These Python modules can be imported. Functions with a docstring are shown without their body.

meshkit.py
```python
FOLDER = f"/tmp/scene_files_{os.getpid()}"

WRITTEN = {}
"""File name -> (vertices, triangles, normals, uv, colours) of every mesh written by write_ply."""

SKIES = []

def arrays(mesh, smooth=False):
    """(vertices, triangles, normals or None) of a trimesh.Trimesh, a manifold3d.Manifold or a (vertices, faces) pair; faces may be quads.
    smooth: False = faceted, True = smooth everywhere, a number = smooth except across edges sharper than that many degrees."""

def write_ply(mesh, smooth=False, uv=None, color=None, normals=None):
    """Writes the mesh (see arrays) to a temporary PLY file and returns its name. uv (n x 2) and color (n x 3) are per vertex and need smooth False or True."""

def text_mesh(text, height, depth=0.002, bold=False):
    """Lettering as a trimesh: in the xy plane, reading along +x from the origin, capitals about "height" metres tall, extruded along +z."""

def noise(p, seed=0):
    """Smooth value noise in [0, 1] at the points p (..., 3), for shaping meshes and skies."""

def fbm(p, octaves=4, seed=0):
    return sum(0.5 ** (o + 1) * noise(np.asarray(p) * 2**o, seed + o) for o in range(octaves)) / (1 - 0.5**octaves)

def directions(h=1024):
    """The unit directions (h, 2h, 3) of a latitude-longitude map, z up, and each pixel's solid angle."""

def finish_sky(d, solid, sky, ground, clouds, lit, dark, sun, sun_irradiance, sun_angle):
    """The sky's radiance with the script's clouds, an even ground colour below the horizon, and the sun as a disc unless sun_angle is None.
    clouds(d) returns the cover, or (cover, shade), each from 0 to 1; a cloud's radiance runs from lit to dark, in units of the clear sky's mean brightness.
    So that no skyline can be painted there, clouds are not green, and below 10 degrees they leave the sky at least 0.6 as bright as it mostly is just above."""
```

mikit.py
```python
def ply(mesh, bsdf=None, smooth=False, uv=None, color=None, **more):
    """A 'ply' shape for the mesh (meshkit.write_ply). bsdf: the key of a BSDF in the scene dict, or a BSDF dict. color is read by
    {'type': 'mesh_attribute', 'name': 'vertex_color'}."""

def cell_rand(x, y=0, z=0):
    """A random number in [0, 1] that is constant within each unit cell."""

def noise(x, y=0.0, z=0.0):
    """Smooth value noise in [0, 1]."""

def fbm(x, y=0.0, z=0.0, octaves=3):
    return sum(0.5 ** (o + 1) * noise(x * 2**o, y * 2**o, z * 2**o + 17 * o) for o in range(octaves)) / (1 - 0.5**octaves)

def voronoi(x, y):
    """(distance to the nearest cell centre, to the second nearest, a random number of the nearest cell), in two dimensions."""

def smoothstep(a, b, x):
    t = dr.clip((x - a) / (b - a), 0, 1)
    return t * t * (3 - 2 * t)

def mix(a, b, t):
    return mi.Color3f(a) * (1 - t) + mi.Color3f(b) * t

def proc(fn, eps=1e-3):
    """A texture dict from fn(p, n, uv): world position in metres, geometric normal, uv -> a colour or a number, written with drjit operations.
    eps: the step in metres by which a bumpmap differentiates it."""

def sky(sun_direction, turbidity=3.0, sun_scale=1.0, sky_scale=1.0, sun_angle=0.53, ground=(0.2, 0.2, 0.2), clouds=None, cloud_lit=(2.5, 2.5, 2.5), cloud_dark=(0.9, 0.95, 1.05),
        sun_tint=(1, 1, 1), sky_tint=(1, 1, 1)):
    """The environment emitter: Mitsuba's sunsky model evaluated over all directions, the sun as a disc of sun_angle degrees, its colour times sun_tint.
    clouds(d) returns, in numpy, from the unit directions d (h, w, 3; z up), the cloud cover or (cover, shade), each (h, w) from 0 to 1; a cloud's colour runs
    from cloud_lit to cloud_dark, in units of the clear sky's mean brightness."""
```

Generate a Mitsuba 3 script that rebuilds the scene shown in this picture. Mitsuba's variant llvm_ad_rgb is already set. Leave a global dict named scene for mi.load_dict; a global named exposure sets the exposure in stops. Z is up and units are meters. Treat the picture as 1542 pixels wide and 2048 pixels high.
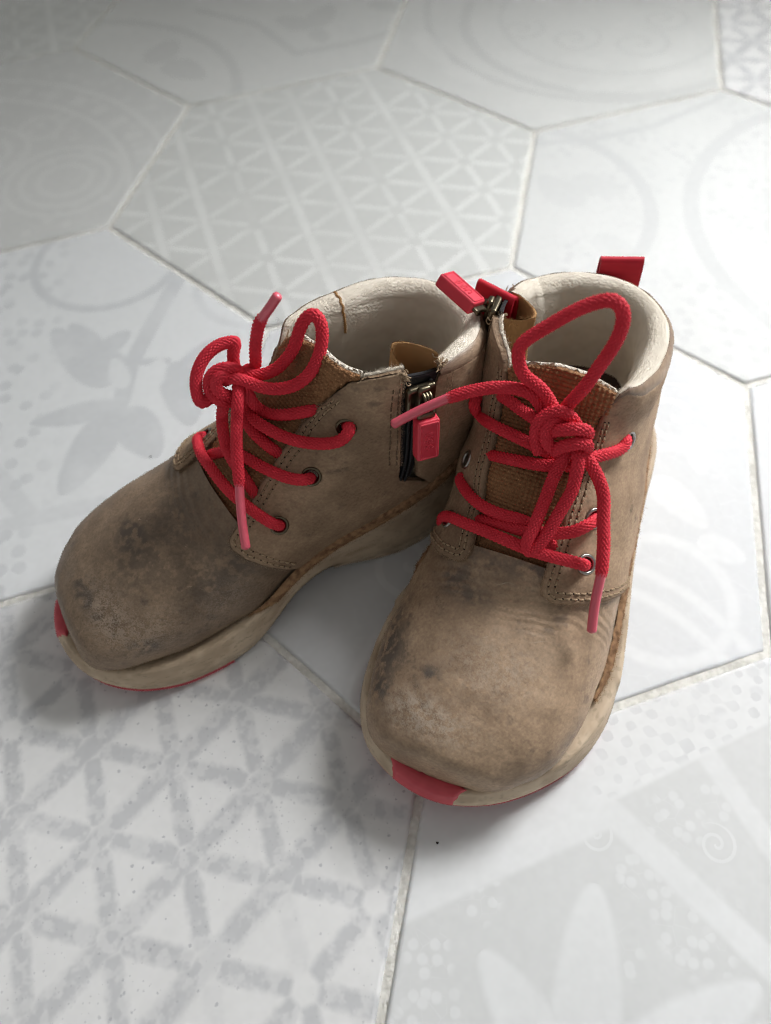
import math, random
import numpy as np, trimesh, drjit as dr, mitsuba as mi, mikit, meshkit
from scipy.interpolate import PchipInterpolator
from scipy.spatial import Delaunay, cKDTree
from shapely.geometry import Polygon, Point, LineString
from shapely import contains_xy

T = mi.ScalarTransform4f
scene, labels = {}, {}
rng = np.random.default_rng(7)
random.seed(7)

# ------------------------------------------------------------------ camera, light, exposure
exposure = 0.0
CAM_H = 0.28586
EYE = np.array([0, 0, CAM_H])
FWD = np.array([0.0, 0.554888, -0.831925])
UPV = np.array([0.0681974, 0.829988, 0.553596])
scene['camera'] = {'type': 'thinlens', 'fov': 55.2365, 'fov_axis': 'x', 'near_clip': 0.02, 'far_clip': 30.0,
                   'aperture_radius': 0.0021, 'focus_distance': 0.262,
                   'to_world': T().look_at(origin=EYE.tolist(), target=(EYE + FWD).tolist(), up=UPV.tolist())}
# unseen light from the right behind the boots, its beam narrowed by an added shaft; the rest of the room is a dim even glow
LAMP_AIM = np.array([0.09, 0.01, 0.0])
LAMP_DIR = np.array([0.68, 0.70, 0.88]); LAMP_DIR = LAMP_DIR / np.linalg.norm(LAMP_DIR)
LAMP_C = LAMP_AIM + LAMP_DIR * 1.35
LAMP_X = np.cross([0, 0, 1.0], LAMP_DIR); LAMP_X /= np.linalg.norm(LAMP_X)
LAMP_Y = np.cross(LAMP_DIR, LAMP_X)
LAMP_W, LAMP_H, LAMP_D = 0.185, 0.195, 0.45
scene['unseen_light__light_panel'] = {'type': 'rectangle', 'to_world': T().look_at(origin=LAMP_C.tolist(), target=LAMP_AIM.tolist(), up=[0, 0, 1]) @ T().scale([LAMP_W, LAMP_H, 1]),
                              'emitter': {'type': 'area', 'radiance': {'type': 'rgb', 'value': [44.0, 44.4, 44.8]}},
                              'bsdf': {'type': 'diffuse', 'reflectance': {'type': 'rgb', 'value': 0.5}}}
labels['unseen_light'] = {'label': 'unseen soft light beyond the right edge, its beam narrowed by added flaps', 'category': 'window'}
scene['room_glow'] = {'type': 'constant', 'radiance': {'type': 'rgb', 'value': [0.298, 0.300, 0.291]}}

# ------------------------------------------------------------------ materials
noise, fbm, voronoi, cell_rand, sstep, mix = mikit.noise, mikit.fbm, mikit.voronoi, mikit.cell_rand, mikit.smoothstep, mikit.mix

def rgb(v):
    return {'type': 'rgb', 'value': list(v) if hasattr(v, '__len__') else v}

def principled(col, rough=0.6, spec=0.3, bump=None, bscale=1.0, eps=2e-4, two=True, **kw):
    d = {'type': 'principled', 'base_color': col if isinstance(col, dict) else rgb(col),
         'roughness': rough if isinstance(rough, dict) else float(rough), 'specular': float(spec), **kw}
    if bump is not None:
        d = {'type': 'bumpmap', 'arbitrary': mikit.proc(bump, eps), 'scale': float(bscale), 'bsdf': d}
    return {'type': 'twosided', 'bsdf': d} if two else d

def sc(p, k, o=0.0):
    return p.x * k + o, p.y * k + o * 1.7, p.z * k - o

def blob(uv, v, u, rv, ru):
    return dr.exp(-(dr.square((uv.x - v) / rv) + dr.square((uv.y - u) / ru)))

def leather_base(p, uv, tone=1.0):
    big = fbm(*sc(p, 42.0, 3.1), octaves=3)
    mid = fbm(*sc(p, 160.0, 8.0), octaves=3)
    fine = fbm(*sc(p, 1300.0), octaves=3)
    c = mix((0.205, 0.135, 0.085), (0.330, 0.226, 0.146), sstep(0.28, 0.68, big * 0.65 + mid * 0.35))
    spots = sstep(0.56, 0.80, fbm(*sc(p, 300.0, 21.0), octaves=4)) * sstep(0.42, 0.62, fbm(*sc(p, 55.0, 40.0), octaves=2))
    c = mix(c, (0.10, 0.072, 0.052), spots * 0.6)
    return mi.Color3f(c) * (0.68 + 0.64 * fine) * tone

def leather_col(p, n, uv):
    return leather_base(p, uv)

def scratches(uv, lines):
    m = mi.Float(0)
    for (v0, u0, v1, u1, w) in lines:
        px, py, dx, dy = (uv.x - v0) * .2, (uv.y - u0) * .118, (v1 - v0) * .2, (u1 - u0) * .118
        t = dr.clip((px * dx + py * dy) / (dx * dx + dy * dy), 0, 1)
        d = dr.sqrt(dr.square(px - t * dx + .0006 * dr.sin(t * 7)) + dr.square(py - t * dy))
        m = dr.maximum(m, (1 - sstep(w * .4, w, d)) * (1 - dr.abs(2 * t - 1)))
    return m

def vamp_col_a(p, n, uv):                       # the boot on the left: dark rubbed toe with paler scuffs
    c = leather_base(p, uv, 0.66)
    nz = fbm(*sc(p, 420.0, 5.0), octaves=4)
    dark = blob(uv, .255, -.005, .022, .05) * 1.3 + blob(uv, .105, .02, .022, .05) * 1.2 + blob(uv, .110, .085, .02, .035) * 1.1 + blob(uv, .165, .385, .03, .05) + blob(uv, .19, .42, .02, .04) + blob(uv, .34, .30, .06, .10) * .8 + blob(uv, .24, .08, .07, .14) * .7 + blob(uv, .36, .05, .06, .12) * .6 + blob(uv, .42, .28, .05, .10) * .6
    c = mix(c, (0.060, 0.045, 0.036), dr.clip(dark * sstep(0.30, 0.62, nz), 0, 1) * 0.85)
    pale = blob(uv, .135, .20, .045, .16) * 1.2 + blob(uv, .21, .34, .05, .10) * .7 + blob(uv, .35, .38, .06, .08) * .5
    fib = fbm(p.x * 2400 + p.y * 1100, p.y * 2600, p.z * 1900, octaves=2) * .5 + .5 * fbm(*sc(p, 500.0), octaves=4)
    c = mix(c, (0.335, 0.262, 0.205), dr.clip(pale * sstep(0.36, 0.66, fib), 0, 1) * 0.6)
    return mix(c, (0.34, 0.25, 0.18), scratches(uv, ((.11, .10, .15, .16, .0004), (.29, .22, .33, .30, .0003), (.22, .40, .25, .43, .0003), (.27, -.05, .30, .0, .0003), (.19, .26, .17, .33, .00025), (.33, .14, .36, .13, .0003))) * .7)

def vamp_col_b(p, n, uv):                       # the boot on the right: greyed inner side of the toe, pale worn top
    c = leather_base(p, uv, 1.10)
    nz = fbm(*sc(p, 400.0, 9.0), octaves=4)
    dark = blob(uv, .225, .33, .05, .09) * 1.2 + blob(uv, .145, .33, .035, .08) + blob(uv, .195, .13, .014, .03) * 1.2 + blob(uv, .385, .17, .035, .06) * .8 + blob(uv, .36, .09, .02, .05) * .7 + blob(uv, .46, -.04, .03, .07) * .8 + blob(uv, .19, -.42, .04, .05) * .5 + blob(uv, .30, .36, .05, .06) * .7 + blob(uv, .44, .10, .03, .15) * .5
    c = mix(c, (0.062, 0.055, 0.052), dr.clip(dark * sstep(0.28, 0.62, nz), 0, 1) * 0.8)
    pale = blob(uv, .115, .16, .04, .10) * 1.3 + blob(uv, .10, .02, .035, .12) + blob(uv, .24, -.03, .06, .14) * .7
    fib = fbm(p.x * 2600 + p.z * 900, p.y * 2300, p.z * 1900, octaves=2) * .5 + .5 * fbm(*sc(p, 500.0), octaves=4)
    c = mix(c, (0.46, 0.385, 0.315), dr.clip(pale * sstep(0.36, 0.66, fib), 0, 1) * 0.55)
    return mix(c, (0.43, 0.34, 0.26), scratches(uv, ((.13, .08, .16, .12, .0003), (.31, -.06, .33, -.16, .0003), (.28, .06, .30, -.02, .00025), (.20, -.14, .24, -.12, .0003), (.40, .06, .41, .0, .0003), (.12, .22, .10, .18, .0003))) * .6)

def leather_bump(p, n, uv):
    return 1.2 * fbm(*sc(p, 1700.0), octaves=2) + 1.5 * fbm(*sc(p, 240.0, 4.0), octaves=2)

def collar_col(p, n, uv):
    big = fbm(*sc(p, 50.0, 13.0), octaves=3)
    return mix((0.150, 0.100, 0.068), (0.270, 0.190, 0.130), sstep(0.3, 0.7, big)) * (0.85 + 0.3 * noise(*sc(p, 1100.0)))

def lining_col(p, n, uv):
    return mix((0.55, 0.49, 0.405), (0.69, 0.635, 0.545), fbm(*sc(p, 260.0, 2.0), octaves=3))

def lining_bump(p, n, uv):
    return fbm(p.x * 1900, p.y * 1900, p.z * 1300, octaves=3) + 0.3 * fbm(*sc(p, 600.0), octaves=2)

def suede_col(p, n, uv):
    f = fbm(*sc(p, 520.0), octaves=3)
    return mix((0.13, 0.070, 0.038), (0.33, 0.195, 0.108), sstep(0.2, 0.75, f))

def suede_bump(p, n, uv):
    return fbm(*sc(p, 900.0), octaves=3)

def foam_col(p, n, uv):
    d = fbm(*sc(p, 130.0, 7.0), octaves=3)
    e = fbm(p.x * 500, p.y * 500, p.z * 900, octaves=2)
    c = mix((0.385, 0.290, 0.200), (0.50, 0.395, 0.285), sstep(0.25, 0.65, d))
    c = mix(c, (0.27, 0.21, 0.145), sstep(0.56, 0.80, e) * 0.45)
    low = 1 - sstep(0.003, 0.011, p.z)
    return mix(c, (0.20, 0.165, 0.125), dr.clip(low * sstep(.3, .65, fbm(p.x * 260, p.y * 260, p.z * 500, octaves=3)) + .6 * sstep(.66, .8, fbm(p.x * 120, p.y * 120, p.z * 900, octaves=3)), 0, 1) * .45)

def foam_bump(p, n, uv):
    return fbm(*sc(p, 1400.0), octaves=2) + 1.2 * fbm(*sc(p, 300.0), octaves=2)

def rubber_col(p, n, uv):
    d = fbm(*sc(p, 300.0, 7.0), octaves=3)
    return mix((0.40, 0.035, 0.052), (0.56, 0.085, 0.10), d)

def canvas_col(p, n, uv):
    f = fbm(*sc(p, 350.0), octaves=3)
    return mix((0.175, 0.082, 0.036), (0.31, 0.160, 0.078), f)

def lace_col(p, n, uv):
    f = noise(*sc(p, 1500.0)); g = fbm(*sc(p, 200.0), octaves=2)
    return mix((0.52, 0.014, 0.030), (0.70, 0.036, 0.060), 0.5 * f + 0.5 * g)

M = {}
def mat(key, d):
    scene['mat_' + key] = d; M[key] = 'mat_' + key
mat('leather', principled(mikit.proc(leather_col), 0.72, 0.28, leather_bump, 0.00012, sheen=0.25))
mat('vamp_a', principled(mikit.proc(vamp_col_a), 0.50, 0.45, leather_bump, 0.00012, sheen=0.25))
mat('vamp_b', principled(mikit.proc(vamp_col_b), 0.50, 0.45, leather_bump, 0.00012, sheen=0.25))
mat('collar', principled(mikit.proc(collar_col), 0.42, 0.45, leather_bump, 0.00008))
mat('lining', principled(mikit.proc(lining_col), 0.9, 0.1, lining_bump, 0.0007, sheen=0.6))
mat('suede', principled(mikit.proc(suede_col), 0.95, 0.1, suede_bump, 0.0004, sheen=0.4))
mat('gusset', principled((0.30, 0.165, 0.072), 0.85, 0.15, suede_bump, 0.0001))
mat('foam', principled(mikit.proc(foam_col), 0.62, 0.3, foam_bump, 0.00016))
mat('rubber', principled(mikit.proc(rubber_col), 0.5, 0.4, foam_bump, 0.00005))
mat('canvas', principled(mikit.proc(canvas_col), 0.8, 0.2, sheen=0.3))
mat('thread', principled((0.30, 0.215, 0.135), 0.7, 0.25))
mat('hole', principled((0.030, 0.021, 0.015), 0.9, 0.1))
mat('raw_edge', principled((0.36, 0.26, 0.175), 0.9, 0.1))
mat('thread_dark', principled((0.115, 0.075, 0.045), 0.7, 0.25))
mat('lace', principled(mikit.proc(lace_col), 0.62, 0.3, sheen=0.5))
mat('webbing', principled((0.47, 0.012, 0.028), 0.6, 0.3, sheen=0.4))
mat('puller', principled((0.60, 0.035, 0.062), 0.38, 0.45))
mat('brass', {'type': 'twosided', 'bsdf': {'type': 'principled', 'base_color': rgb((0.13, 0.110, 0.075)), 'metallic': 1.0, 'roughness': 0.28, 'specular': 0.5}})
mat('eyelet', {'type': 'twosided', 'bsdf': {'type': 'principled', 'base_color': rgb((0.36, 0.345, 0.32)), 'metallic': 1.0, 'roughness': 0.3, 'specular': 0.5}})
mat('black', principled((0.012, 0.012, 0.014), 0.5, 0.4))
mat('insole', principled((0.045, 0.028, 0.022), 0.8, 0.2))
mat('aglet', principled((0.60, 0.085, 0.125), 0.22, 0.6, clearcoat=0.7, clearcoat_gloss=0.9))
mat('flap_grey', principled((0.5, 0.5, 0.49), 0.9, 0.1))  # matt grey for the added flaps round the unseen light

# ------------------------------------------------------------------ helpers
def put(key, mesh, m, smooth=True, uv=None, **lab):
    k, i = key, 1
    while k in scene:
        k = f'{key}_{i:03d}'; i += 1
    scene[k] = mikit.ply(mesh, M[m], smooth=smooth, uv=uv)
    if lab:
        labels[k] = lab
    return k

def grid_faces(nr, nc, wrap=False):
    i, j = np.meshgrid(np.arange(nr - 1), np.arange(nc if wrap else nc - 1), indexing='ij')
    j2 = (j + 1) % nc
    a, b, c, d = i * nc + j, i * nc + j2, (i + 1) * nc + j2, (i + 1) * nc + j
    return np.vstack([np.stack([a, b, c], -1).reshape(-1, 3), np.stack([a, c, d], -1).reshape(-1, 3)])

def unit(a):
    a = np.asarray(a, float)
    return a / (np.linalg.norm(a, axis=-1, keepdims=True) + 1e-15)

def catmull(pts, step, closed=False):
    """smooth curve through the points, resampled at an even step (a chordal spline)"""
    from scipy.interpolate import CubicSpline
    p = np.asarray(pts, float)
    if closed:
        p = np.vstack([p, p[:1]])
    d = np.concatenate([[0], np.cumsum(np.sqrt(np.linalg.norm(np.diff(p, axis=0), axis=1)))])
    s = CubicSpline(d, p, bc_type='periodic' if closed else 'natural')
    q = s(np.linspace(0, d[-1], 40 * len(p)))
    L = np.concatenate([[0], np.cumsum(np.linalg.norm(np.diff(q, axis=0), axis=1))])
    n = max(4, int(round(L[-1] / step)) + 1)
    t = np.linspace(0, L[-1], n)
    return np.stack([np.interp(t, L, q[:, k]) for k in range(q.shape[1])], -1)

def frames(c):
    t = unit(np.gradient(c, axis=0))
    a = np.cross(t[0], [0, 0, 1.0] if abs(t[0][2]) < .9 else [1.0, 0, 0]); a /= np.linalg.norm(a)
    A = [a]
    for k in range(1, len(c)):
        a = A[-1] - t[k] * (A[-1] @ t[k]); A.append(a / np.linalg.norm(a))
    A = np.array(A)
    return t, A, np.cross(t, A)

def tube(c, r, sides=12, cap=True, disp=None):
    c = np.asarray(c, float); r = np.broadcast_to(r, (len(c),)).astype(float)
    t, A, B = frames(c)
    th = np.arange(sides) * 2 * np.pi / sides
    R = np.broadcast_to(r[:, None], (len(c), sides)).copy()
    if disp is not None:
        s = np.concatenate([[0], np.cumsum(np.linalg.norm(np.diff(c, axis=0), axis=1))])
        R = R + disp(s[:, None], th[None, :])
    v = c[:, None] + R[..., None] * (np.cos(th)[None, :, None] * A[:, None] + np.sin(th)[None, :, None] * B[:, None])
    f = grid_faces(len(c), sides, True)
    v = v.reshape(-1, 3)
    if cap:
        n = len(v); j = np.arange(sides); j2 = (j + 1) % sides; o = (len(c) - 1) * sides
        v = np.vstack([v, c[0] - t[0] * r[0] * .45, c[-1] + t[-1] * r[-1] * .45])
        f = np.vstack([f, np.stack([j2, j, np.full(sides, n)], 1), np.stack([o + j, o + j2, np.full(sides, n + 1)], 1)])
    return trimesh.Trimesh(v, f[:, [0, 2, 1]], process=False)

def cat(ms):
    ms = [m for m in ms if m is not None and len(m.faces)]
    return trimesh.util.concatenate(ms) if len(ms) > 1 else ms[0]

def braid(s, th, n=10, pitch=0.0036, amp=0.00092):
    """round braided cord: two families of yarns crossing over each other"""
    a = th * n / (2 * np.pi) + s / pitch * 2
    b = th * n / (2 * np.pi) - s / pitch * 2
    top = (np.floor(a) + np.floor(b)) % 2 < 1
    fa, fb = a - np.floor(a), b - np.floor(b)
    h = np.where(top, np.sin(np.pi * fa) ** .6 * (.55 + .45 * np.sin(np.pi * fb)), np.sin(np.pi * fb) ** .6 * (.55 + .45 * np.sin(np.pi * fa)))
    return amp * (h - .6)

def rounded_box(sx, sy, sz, r, seg=6):
    import manifold3d as m3
    parts = [m3.Manifold.sphere(r, 16).translate((x, y, z)) for x in (-sx / 2 + r, sx / 2 - r) for y in (-sy / 2 + r, sy / 2 - r) for z in (-sz / 2 + r, sz / 2 - r)]
    h = m3.Manifold.batch_hull(parts).to_mesh()
    return trimesh.Trimesh(np.array(h.vert_properties[:, :3]), np.array(h.tri_verts), process=False)

def xform(m, o, X, Y, Z):
    m = m.copy(); R = np.stack([X, Y, Z], 1)
    m.vertices = m.vertices @ R.T + o
    if np.linalg.det(R) < 0:
        m.faces = m.faces[:, ::-1]
    return m

def fuzz(points, normals, n, length, r=0.00005, spread=0.7, seed=1):
    """loose fibres standing off an edge: thin three-sided hairs with a bend"""
    g = np.random.default_rng(seed)
    idx = g.integers(0, len(points), n)
    base = points[idx] + g.normal(0, .0003, (n, 3))
    d = unit(normals[idx] + g.normal(0, spread, (n, 3)))
    ln = length * g.uniform(.35, 1.2, n)
    bend = g.normal(0, .5, (n, 3))
    ms_v, ms_f = [], []
    ts = np.linspace(0, 1, 4)
    th = np.arange(3) * 2 * np.pi / 3
    for k in range(n):
        c = base[k] + np.outer(ts, d[k]) * ln[k] + np.outer(ts ** 2, bend[k]) * ln[k] * .6
        a = np.cross(d[k], [0.3, .5, .8]); a /= np.linalg.norm(a); b = np.cross(d[k], a)
        rr = r * (1 - .7 * ts)
        v = c[:, None] + rr[:, None, None] * (np.cos(th)[None, :, None] * a + np.sin(th)[None, :, None] * b)
        ms_f.append(grid_faces(4, 3, True) + 12 * k); ms_v.append(v.reshape(-1, 3))
    return trimesh.Trimesh(np.vstack(ms_v), np.vstack(ms_f), process=False)

# ------------------------------------------------------------------ four added flaps round the unseen light, dimming the floor outside its beam
for (X, Y, w, hh) in ((LAMP_X, LAMP_Y, LAMP_W, LAMP_H), (-LAMP_X, LAMP_Y, LAMP_W, LAMP_H), (LAMP_Y, LAMP_X, LAMP_H, LAMP_W), (-LAMP_Y, LAMP_X, LAMP_H, LAMP_W)):
    bx = trimesh.creation.box((.02, 2 * hh + (.044 if w == LAMP_W else 0), LAMP_D + .04))
    put('unseen_light__added_beam_flap', xform(bx, LAMP_C - LAMP_DIR * (LAMP_D / 2 - .02) + X * (w + .012), X, np.cross(-LAMP_DIR, X), -LAMP_DIR), 'flap_grey', False)

# ------------------------------------------------------------------ floor
S = 0.149                                                   # side of a hexagonal tile
PHI = -2.8785307
CA = np.array([-0.02134538, 0.46419937])
def hexdir(k):
    a = PHI - k * np.pi / 3
    return np.array([np.cos(a), np.sin(a)])
def nb(c, k):
    a = PHI - (k + .5) * np.pi / 3
    return c + np.sqrt(3) * S * np.array([np.cos(a), np.sin(a)])

LIGHT, MIDG = (0.66, 0.665, 0.665), (0.50, 0.505, 0.51)
def seg_d(x, y, ax, ay, bx, by):
    px, py, dx, dy = x - ax, y - ay, bx - ax, by - ay
    t = dr.clip((px * dx + py * dy) / (dx * dx + dy * dy), 0, 1)
    return dr.sqrt(dr.square(px - t * dx) + dr.square(py - t * dy))
def band(d, w, soft=0.012):
    return 1 - sstep(w - soft, w + soft, d)
def petal(x, y, cx, cy, ang, ln, w):
    ca, sa = math.cos(ang), math.sin(ang)
    u = (x - cx) * ca + (y - cy) * sa
    v = -(x - cx) * sa + (y - cy) * ca
    t = dr.clip(u / ln, 0, 1)
    half = w * dr.sqrt(dr.maximum(4 * t * (1 - t), 0)) * (1.15 - .5 * t)
    return (1 - sstep(-.012, .012, dr.abs(v) - half)) * dr.select((u > 0) & (u < ln), mi.Float(1), mi.Float(0))
def ring(x, y, cx, cy, r, w):
    return band(dr.abs(dr.sqrt(dr.square(x - cx) + dr.square(y - cy)) - r), w)
def dots(x, y, k, seed, lo=.30, hi=.40):
    f, s2, w = voronoi(x * k + seed, y * k - seed)
    return (1 - sstep(lo * .8, hi, f)) * sstep(0.25, 0.3, w)
def wear(x, y, seed):
    return sstep(.30, .62, fbm(x * 5 + seed, y * 5, 3.0, octaves=4))
def speck(x, y, seed, k=24.0):
    f, s2, w = voronoi(x * k + seed, y * k + 2 * seed)
    return (1 - sstep(.12, .24, f + .22 * noise(x * 130, y * 130, seed))) * sstep(.55, .6, w)

def lattice(x, y, base, wide, seed, run):
    """strokes along the three directions of a triangular grid, some running through, most broken off at the crossings"""
    out = mi.Float(0)
    for k in range(3):
        a = math.radians(44.9 + 60 * k)
        n = -x * math.sin(a) + y * math.cos(a)
        t = x * math.cos(a) + y * math.sin(a)
        i = dr.floor(n / base + .5)
        d = dr.abs(n - i * base)
        through = cell_rand(i + 31 * k, seed, 4) < (.55 if k == run else .14)
        L = base * 2 / math.sqrt(3)
        ph = t / L + .5 * (i - 2 * dr.floor(i / 2))
        fr = dr.abs(ph - dr.floor(ph) - .5)
        dash = 1 - sstep(.33, .41, dr.abs(fr))
        keep = dr.select(cell_rand(i + 17 * k, dr.floor(ph), seed) > .08, mi.Float(1), mi.Float(.25))
        w = dr.select(through, mi.Float(wide * 1.12), mi.Float(wide * .9))
        e = 1 - sstep(w * .45, w * 1.35, d + wide * .35 * (fbm(x * 70, y * 70, seed, octaves=2) - .5))
        out = dr.maximum(out, e * dr.select(through, mi.Float(1), dash * keep))
    return out

def tile_tone(uv, seed):
    x, y = uv.x, uv.y
    grain = fbm(x * 60, y * 60, seed, octaves=2)
    cloud = fbm(x * 2.5 + seed, y * 2.5, 7.0, octaves=3)
    return x, y, (0.955 + .05 * grain + .06 * (cloud - .5))

def pat_lattice_light(p, n, uv):                           # grey tile with pale strokes
    x, y, g = tile_tone(uv, 3.0)
    m = lattice(x, y, .2, .019, 5.0, 1) * (.55 + .45 * wear(x, y, 4.0))
    return mix((0.535, 0.540, 0.525), (0.625, 0.630, 0.615), m) * g

def pat_lattice_grey(p, n, uv):                            # white tile with broad grey strokes, freckled
    x, y, g = tile_tone(uv, 9.0)
    nz = fbm(x * 40, y * 40, 2.0, octaves=3)
    m = lattice(x, y, .2, .027, 12.0, 0) * (.5 + .5 * sstep(.32, .6, nz))
    c = mix((0.645, 0.642, 0.636), (0.455, 0.458, 0.466), m * .88)
    s = speck(x, y, 2.0, 34.0) * sstep(.34, .6, fbm(x * 3.3, y * 3.3, 5.0)) + speck(x, y, 11.0, 60.0) * .6 * sstep(.42, .6, fbm(x * 4, y * 4, 15.0))
    return mix(c, (0.37, 0.375, 0.39), dr.clip(s, 0, 1) * .75) * g

def tri(x, y, k, seed):
    """faint lace-like filling: small crossing arcs"""
    f, s2, w = voronoi(x * k + seed, y * k)
    return (1 - sstep(.03, .09, s2 - f)) * sstep(.3, .5, w)

def stroke(x, y, pts, w):
    m = mi.Float(0)
    for (a, c) in zip(pts[:-1], pts[1:]):
        m = dr.maximum(m, band(seg_d(x, y, a[0], a[1], c[0], c[1]), w, .01))
    return m

def spiral(x, y, cx, cy, r, turns=1.7, w=.10):
    dx, dy = x - cx, y - cy
    d = dr.sqrt(dx * dx + dy * dy)
    sp = d / r * turns - dr.atan2(dy, dx) / (2 * math.pi)
    return (1 - sstep(w, w + .07, dr.abs(sp - dr.floor(sp) - .5))) * (1 - sstep(r * .93, r * 1.03, d))

def pet(x, y, bx, by, tx, ty, w):
    return petal(x, y, bx, by, math.atan2(ty - by, tx - bx), math.hypot(tx - bx, ty - by), w)

def pat_leaves(p, n, uv):                                  # pale tile with soft grey leaves, rings and dabs
    x, y, g = tile_tone(uv, 5.0)
    m = ring(x, y, .29, .74, .30, .020)
    for q in ((.47, -.08, .15, -.14, .055), (.45, -.10, .32, -.46, .085), (.47, -.10, .62, -.33, .085), (.41, .02, .14, .34, .085), (.34, .18, .44, .30, .05), (.34, .20, .20, .36, .05), (.64, .12, .72, -.20, .085), (.66, .05, .86, .25, .07)):
        m = dr.maximum(m, pet(x, y, *q))
    m = dr.maximum(m, stroke(x, y, ((.455, -.12), (.47, .12), (.52, .32), (.60, .60)), .032))
    m = dr.maximum(m, stroke(x, y, ((.36, .20), (.46, .13), (.60, .12)), .018))
    m = dr.maximum(m, ring(x, y, .92, .52, .24, .018) * .7)
    hole = dr.maximum(pet(x, y, .46, .0, .40, .16, .04), pet(x, y, .54, -.02, .58, .14, .05))
    m = m * (1 - .9 * hole)
    side = (1 - sstep(.10, .30, x + .12 * y)) * dots(x, y, 15.0, 3.0, .30, .46) * .8
    m = dr.maximum(m, side)
    m = dr.maximum(m, stroke(x, y, ((-.1, -.62), (.45, -.50)), .03) * .5)
    m = dr.maximum(m, stroke(x, y, ((-.05, -.20), (.22, -.52)), .035) * .5)
    return mix((0.635, 0.645, 0.650), (0.525, 0.535, 0.545), m * (.5 + .5 * wear(x, y, 6.0))) * g

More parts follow.
